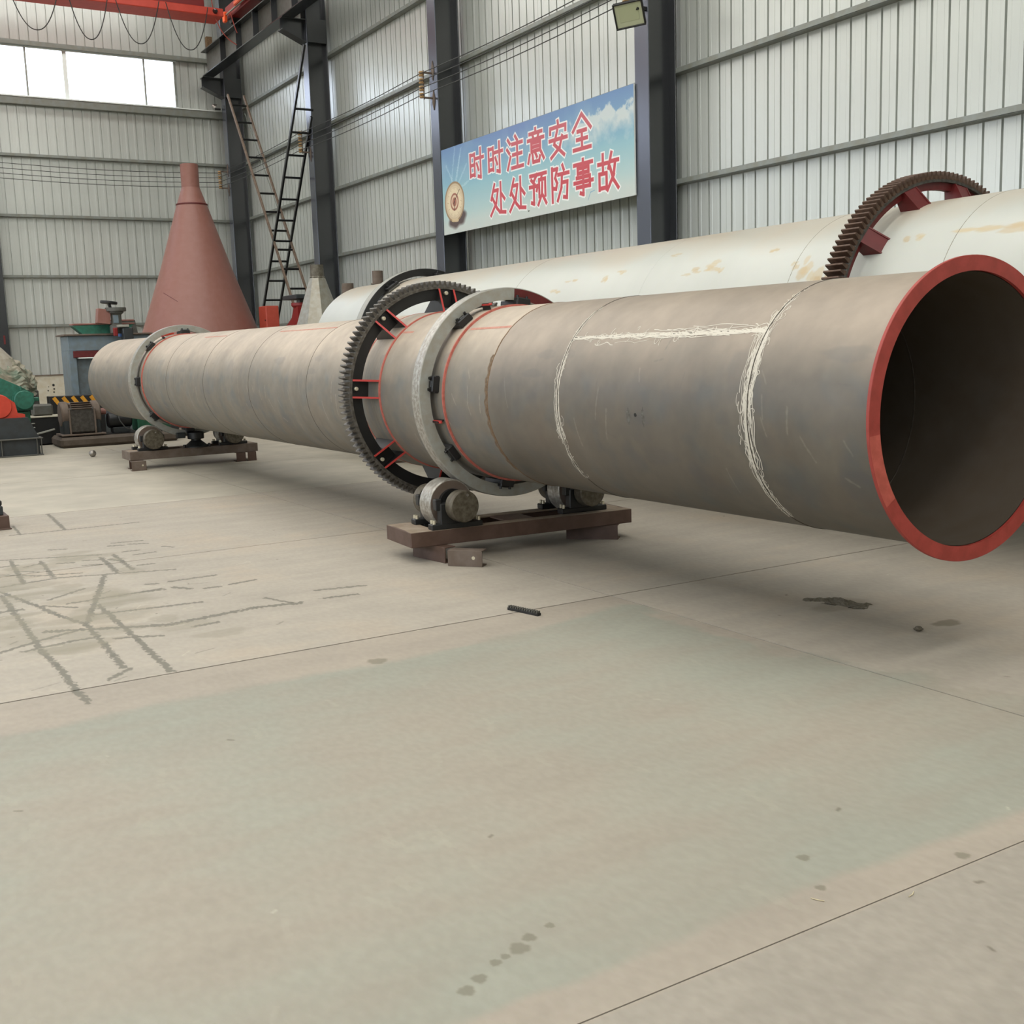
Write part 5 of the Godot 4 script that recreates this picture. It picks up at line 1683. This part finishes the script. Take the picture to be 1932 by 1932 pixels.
	put("beam", mb().box(Vector3(-0.2, 0.27, 0), Vector3(0.5, 0.5, 1.4), 0.008), M["black paint"], fr)
	put("top_plate", mb().box(Vector3(-0.2, 0.53, 0), Vector3(0.56, 0.025, 1.44), 0.004), M["cream plaster"], fr)
	for k in 3:
		put("slat", mb().box(Vector3(0.12, 0.42 - 0.075 * k, -0.06), Vector3(0.08, 0.014, 0.3), 0.003), M["tyre face steel"], fr)
	put("bar", mb(Vector3(0.16, 0.24, -0.3), Basis(Vector3.RIGHT, 0.22)).box(Vector3.ZERO, Vector3(0.04, 0.03, 0.5), 0.004), M["tyre face steel"], fr)
	var bl := thing("concrete_block", "dark grey block lying on the black frame under the tarp", "block", Vector3(-22.68, 0.5425, -3.4))
	put("body", mb().box(Vector3(0, 0.11, 0), Vector3(0.3, 0.21, 0.36), 0.03), M["grey paint"], bl)

	# brown motor on its long base
	var base := thing("motor_skid", "long brown steel base under the brown motor and the green gearbox", "machine base", Vector3(-21.75, 0, -4.5))
	put("body", mb().box(Vector3(0, 0.095, 0), Vector3(1.02, 0.19, 2.1), 0.05), mat("skid brown", Color(0.33, 0.29, 0.25), 0.7, 0.0, 0.2, 1.0), base)
	put("top_rail", mb().box(Vector3(0.1, 0.2, -0.2), Vector3(0.5, 0.02, 1.6), 0.004), M["black paint"], base)
	var em := thing("electric_motor", "dusty brown open motor with louvred top, standing on the long brown base", "motor", Vector3(-21.6, 0.2105, -3.87))
	var br: Material = M["brown dusty steel"]
	put("body", mb().box(Vector3(0, 0.27, 0), Vector3(0.5, 0.46, 0.46), 0.03), mat("motor dark", Color(0.27, 0.255, 0.23), 0.7, 0.0, 0.3, 2.0), em)
	for z in [-0.27, 0.27]:
		put("end_shield", mb(Vector3(0, 0.38, z)).cyl(Vector3(0, 0, -0.07), Vector3(0, 0, 0.07), 0.23, 28, -1.0, 0.02), br, em)
		put("shield_foot", mb().box(Vector3(0, 0.2, z), Vector3(0.4, 0.4, 0.12), 0.02), M["dark grey blue"], em)
		put("edge_rib", mb().box(Vector3(0.26, 0.25, z * 0.8), Vector3(0.03, 0.46, 0.03), 0.004), br, em)
	for k in 4:
		put("louvre", mb(Vector3(0.16 + 0.03 * k, 0.58 - 0.035 * k, 0), Basis(Vector3.FORWARD, -0.5)).box(Vector3.ZERO, Vector3(0.06, 0.012, 0.34), 0.003), br, em)
	put("top_cover", mb().box(Vector3(-0.05, 0.52, 0), Vector3(0.4, 0.12, 0.36), 0.02), br, em)
	put("foot", mb().box(Vector3(0, 0.015, 0), Vector3(0.62, 0.03, 0.76), 0.006), br, em)
	put("shaft", mb().cyl(Vector3(0, 0.4, -0.3), Vector3(0, 0.4, -0.46), 0.06, 16), M["hopper primer"], em)

	var gb := thing("gear_reducer", "green gearbox under the far end of the bare drum", "gearbox", Vector3(-21.65, 0.2105, -5.15))
	put("housing", mb().box(Vector3(0, 0.16, 0), Vector3(0.5, 0.32, 0.6), 0.02), M["green paint"], gb)
	put("rib", mb().box(Vector3(0.26, 0.16, -0.02), Vector3(0.03, 0.3, 0.03), 0.004), M["green paint"], gb)
	put("bearing_boss", mb().cyl(Vector3(0.25, 0.1, -0.15), Vector3(0.3, 0.1, -0.15), 0.08, 18), M["green paint"], gb)
	var dm := thing("electric_motor", "small black motor with a cable between brown motor and green gearbox", "motor", Vector3(-21.55, 0.2105, -4.56))
	put("body", mb().cyl(Vector3(0, 0.23, 0.22), Vector3(0, 0.23, -0.2), 0.14, 24, -1.0, 0.02), M["black paint"], dm)
	put("foot", mb().box(Vector3(0, 0.05, 0), Vector3(0.28, 0.1, 0.3), 0.01), M["dark grey blue"], dm)
	put("terminal_box", mb().box(Vector3(0.05, 0.38, 0.0), Vector3(0.16, 0.1, 0.16), 0.012), M["black paint"], dm)
	put("cable", mb().tube([Vector3(0.12, 0.36, 0.06), Vector3(0.2, 0.22, 0.04), Vector3(0.24, 0.09, -0.04), Vector3(0.26, 0.02, -0.2)], 0.012, 6), M["wire"], dm)

	# striped box
	var sb := thing("striped_barrier", "low box with black and yellow warning stripes behind the brown motor", "barrier", Vector3(-23.0, 0, -4.15))
	put("body", mb().box(Vector3(-0.15, 0.44, 0.05), Vector3(0.3, 0.88, 1.0), 0.008), M["black paint"], sb)
	for k in 6:
		put("stripe", mb(Vector3(0.003, 0.795, 0.43 - 0.17 * k), Basis(Vector3.RIGHT, 0.6)).box(Vector3.ZERO, Vector3(0.006, 0.15, 0.07)), M["yellow paint"], sb)

	# black machine at the left frame edge
	var lm := thing("edge_machine", "black machine on two rusty beams cut off by the left edge", "machine", Vector3(-11.72, 0, -0.98))
	put("beam", mb().box(Vector3(0, 0.066, 0), Vector3(0.34, 0.132, 0.74), 0.006), M["rust brown steel"], lm)
	put("beam_flange", mb().box(Vector3(0, 0.006, 0), Vector3(0.4, 0.012, 0.76), 0.003), M["rust brown steel"], lm)
	put("upper_beam", mb().box(Vector3(-0.02, 0.175, 0.04), Vector3(0.26, 0.086, 0.74), 0.006), M["dark grey blue"], lm)
	put("body", mb().box(Vector3(-0.03, 0.32, 0.09), Vector3(0.24, 0.2, 0.76), 0.03), M["black paint"], lm)
	put("lug", mb().box(Vector3(-0.03, 0.245, 0.02), Vector3(0.2, 0.05, 0.7), 0.01), M["black paint"], lm)
	put("top_lug", mb().cyl(Vector3(-0.03, 0.42, -0.28), Vector3(-0.03, 0.455, -0.28), 0.03, 12), M["black paint"], lm)


func tarp_heap() -> void:
	var o := thing("tarp_covered_machine", "machine under a dusty beige and green tarp at the left edge", "tarp", Vector3(-23.85, 0, -2.62))
	var f := FastNoiseLite.new()
	f.seed = 77
	f.frequency = 1.6
	f.fractal_octaves = 4
	f.noise_type = FastNoiseLite.TYPE_SIMPLEX_SMOOTH
	var rows := 34
	var cols := 64
	var p := []
	for i in rows + 1:
		var t := float(i) / rows
		var row := []
		for j in cols + 1:
			var a := TAU * j / cols
			var lat := t * PI * 0.5
			var d := Vector3(cos(a) * cos(lat), sin(lat), sin(a) * cos(lat))
			var fold := absf(f.get_noise_3d(d.x * 0.7, d.y * 2.6, d.z * 1.4)) * 0.15 + f.get_noise_3d(d.x * 3, d.y * 3, d.z * 3 + 9) * 0.05
			var r := Vector3(0.75, 0.75, 0.92) * (1.0 - fold)
			row.append(Vector3(d.x * r.x, 1.05 + d.y * r.y - (0.16 * absf(sin(a * 5.0 + 1.0)) * (1.0 - t)), d.z * r.z))
		p.append(row)
	var m := mb()
	for i in rows:
		for j in cols:
			var a: Vector3 = p[i][j]
			var b: Vector3 = p[i][j + 1]
			var c: Vector3 = p[i + 1][j + 1]
			var d: Vector3 = p[i + 1][j]
			m.poly([a, b, c], (a + b + c) / 3.0 - Vector3(0, 1.0, 0))
			m.poly([a, c, d], (a + c + d) / 3.0 - Vector3(0, 1.0, 0))
	var tm := StandardMaterial3D.new()
	tm.resource_name = "tarp"
	var n := FastNoiseLite.new()
	n.seed = 5
	n.frequency = 0.012
	n.fractal_octaves = 4
	var nt := NoiseTexture2D.new()
	nt.seamless = true
	nt.noise = n
	var g := Gradient.new()
	g.set_color(0, Color(0.38, 0.45, 0.38))
	g.set_color(1, Color(0.60, 0.57, 0.5))
	g.set_offset(0, 0.28)
	g.set_offset(1, 0.5)
	nt.color_ramp = g
	tm.albedo_texture = nt
	tm.uv1_triplanar = true
	tm.uv1_scale = Vector3.ONE * 0.35
	tm.roughness = 0.6
	put("tarp", m, tm, o)
	put("machine_body", mb().box(Vector3(0, 0.55, 0), Vector3(1.0, 1.1, 1.4), 0.05), M["black paint"], o)
	put("side_post", mb().box(Vector3(0.1, 0.5, -0.82), Vector3(0.2, 1.0, 0.16), 0.02), M["grey paint"], o)
	var q := put("white_cloth", mb().lathe([Vector2(0.62, 1.42), Vector2(0.52, 1.62), Vector2(0.34, 1.82), Vector2(0.1, 2.03), Vector2(0, 2.05)], 14), mat("white cloth", Color(0.66, 0.64, 0.59), 0.8, 0.0, 0.2, 1.0), o)
	q.set_meta("label", "pale cloth peak")


# ------------------------------------------------------------------ small things on the floor
func floor_bits() -> void:
	var b := thing("steel_ball", "small shiny steel ball on the floor in front of the brown motor base", "ball", Vector3(-19.04, 0, -3.56))
	var prof := []
	for k in 17:
		var a := -PI / 2 + PI * k / 16.0
		prof.append(Vector2(0.056 * cos(a), 0.056 + 0.056 * sin(a)))
	put("ball", mb().lathe(prof, 24, true), M["machined steel"], b)

	# a notched steel strip
	var s := thing("notched_strip", "short dark notched steel strip lying on the floor before the front roller frame", "strip", Vector3(-5.586, 0, -3.428), atan2(0.055, 0.25) + 0.0)
	put("strip", mb().box(Vector3(0, 0.008, 0), Vector3(0.26, 0.016, 0.03), 0.001), M["black paint"], s)
	for k in 13:
		put("notch_tooth", mb().box(Vector3(-0.12 + 0.02 * k, 0.022, 0.0), Vector3(0.009, 0.012, 0.03), 0.001), M["grey paint"], s)

	# a torn rag of grit, and a stone
	var r := FastNoiseLite.new()
	r.seed = 9
	r.frequency = 7.0
	var m := mb()
	var nx := 26
	var nz := 12
	var h := []
	for i in nx + 1:
		var row := []
		for j in nz + 1:
			var x := (float(i) / nx - 0.5) * 0.44
			var z := (float(j) / nz - 0.5) * 0.16
			var q := pow(x / 0.22, 2) + pow(z / 0.08, 2)
			row.append(Vector3(x, maxf(-0.002, (1.0 - q) * 0.012 + r.get_noise_2d(x, z) * 0.026), z + 0.02 * sin(x * 14.0)))
		h.append(row)
	for i in nx:
		for j in nz:
			m.poly([h[i][j], h[i + 1][j], h[i + 1][j + 1]], Vector3.UP)
			m.poly([h[i][j], h[i + 1][j + 1], h[i][j + 1]], Vector3.UP)
	tag(put("debris_pile", m, M["grit"], self, Vector3(-4.6, 0.0, -5.04), Basis(Vector3.UP, deg_to_rad(23))), "flat ragged patch of dark grit on the floor below the near end of the drum", "debris")
	var st := mb()
	var pr := []
	for k in 9:
		var a := -PI / 2 + PI * k / 8.0
		pr.append(Vector2(0.024 * cos(a) * (1.0 + 0.2 * sin(k * 2.1)), 0.014 + 0.014 * sin(a)))
	tag(put("pebble", st.lathe(pr, 9), M["grit"], self, Vector3(-3.887, 0, -4.87)), "small dark stone on the floor under the open drum end", "stone")
	# straw and wire snippets by the joint at the lower right
	for q in [[-2.13, -2.26, 0.5, "longer of two pale straws lying by the floor joint at the lower right"], [-2.0, -2.5, 1.9, "shorter of two pale straws lying by the floor joint at the lower right"]]:
		tag(put("straw", mb().tube([Vector3(-0.018, 0.002, 0), Vector3(0, 0.003, 0.004), Vector3(0.02, 0.002, 0)], 0.0014, 5), mat("straw", Color(0.74, 0.69, 0.56), 0.7, 0.0, 0.0), self, Vector3(q[0], 0.0, q[1]), Basis(Vector3.UP, q[2])), q[3], "straw", "straws on the floor")
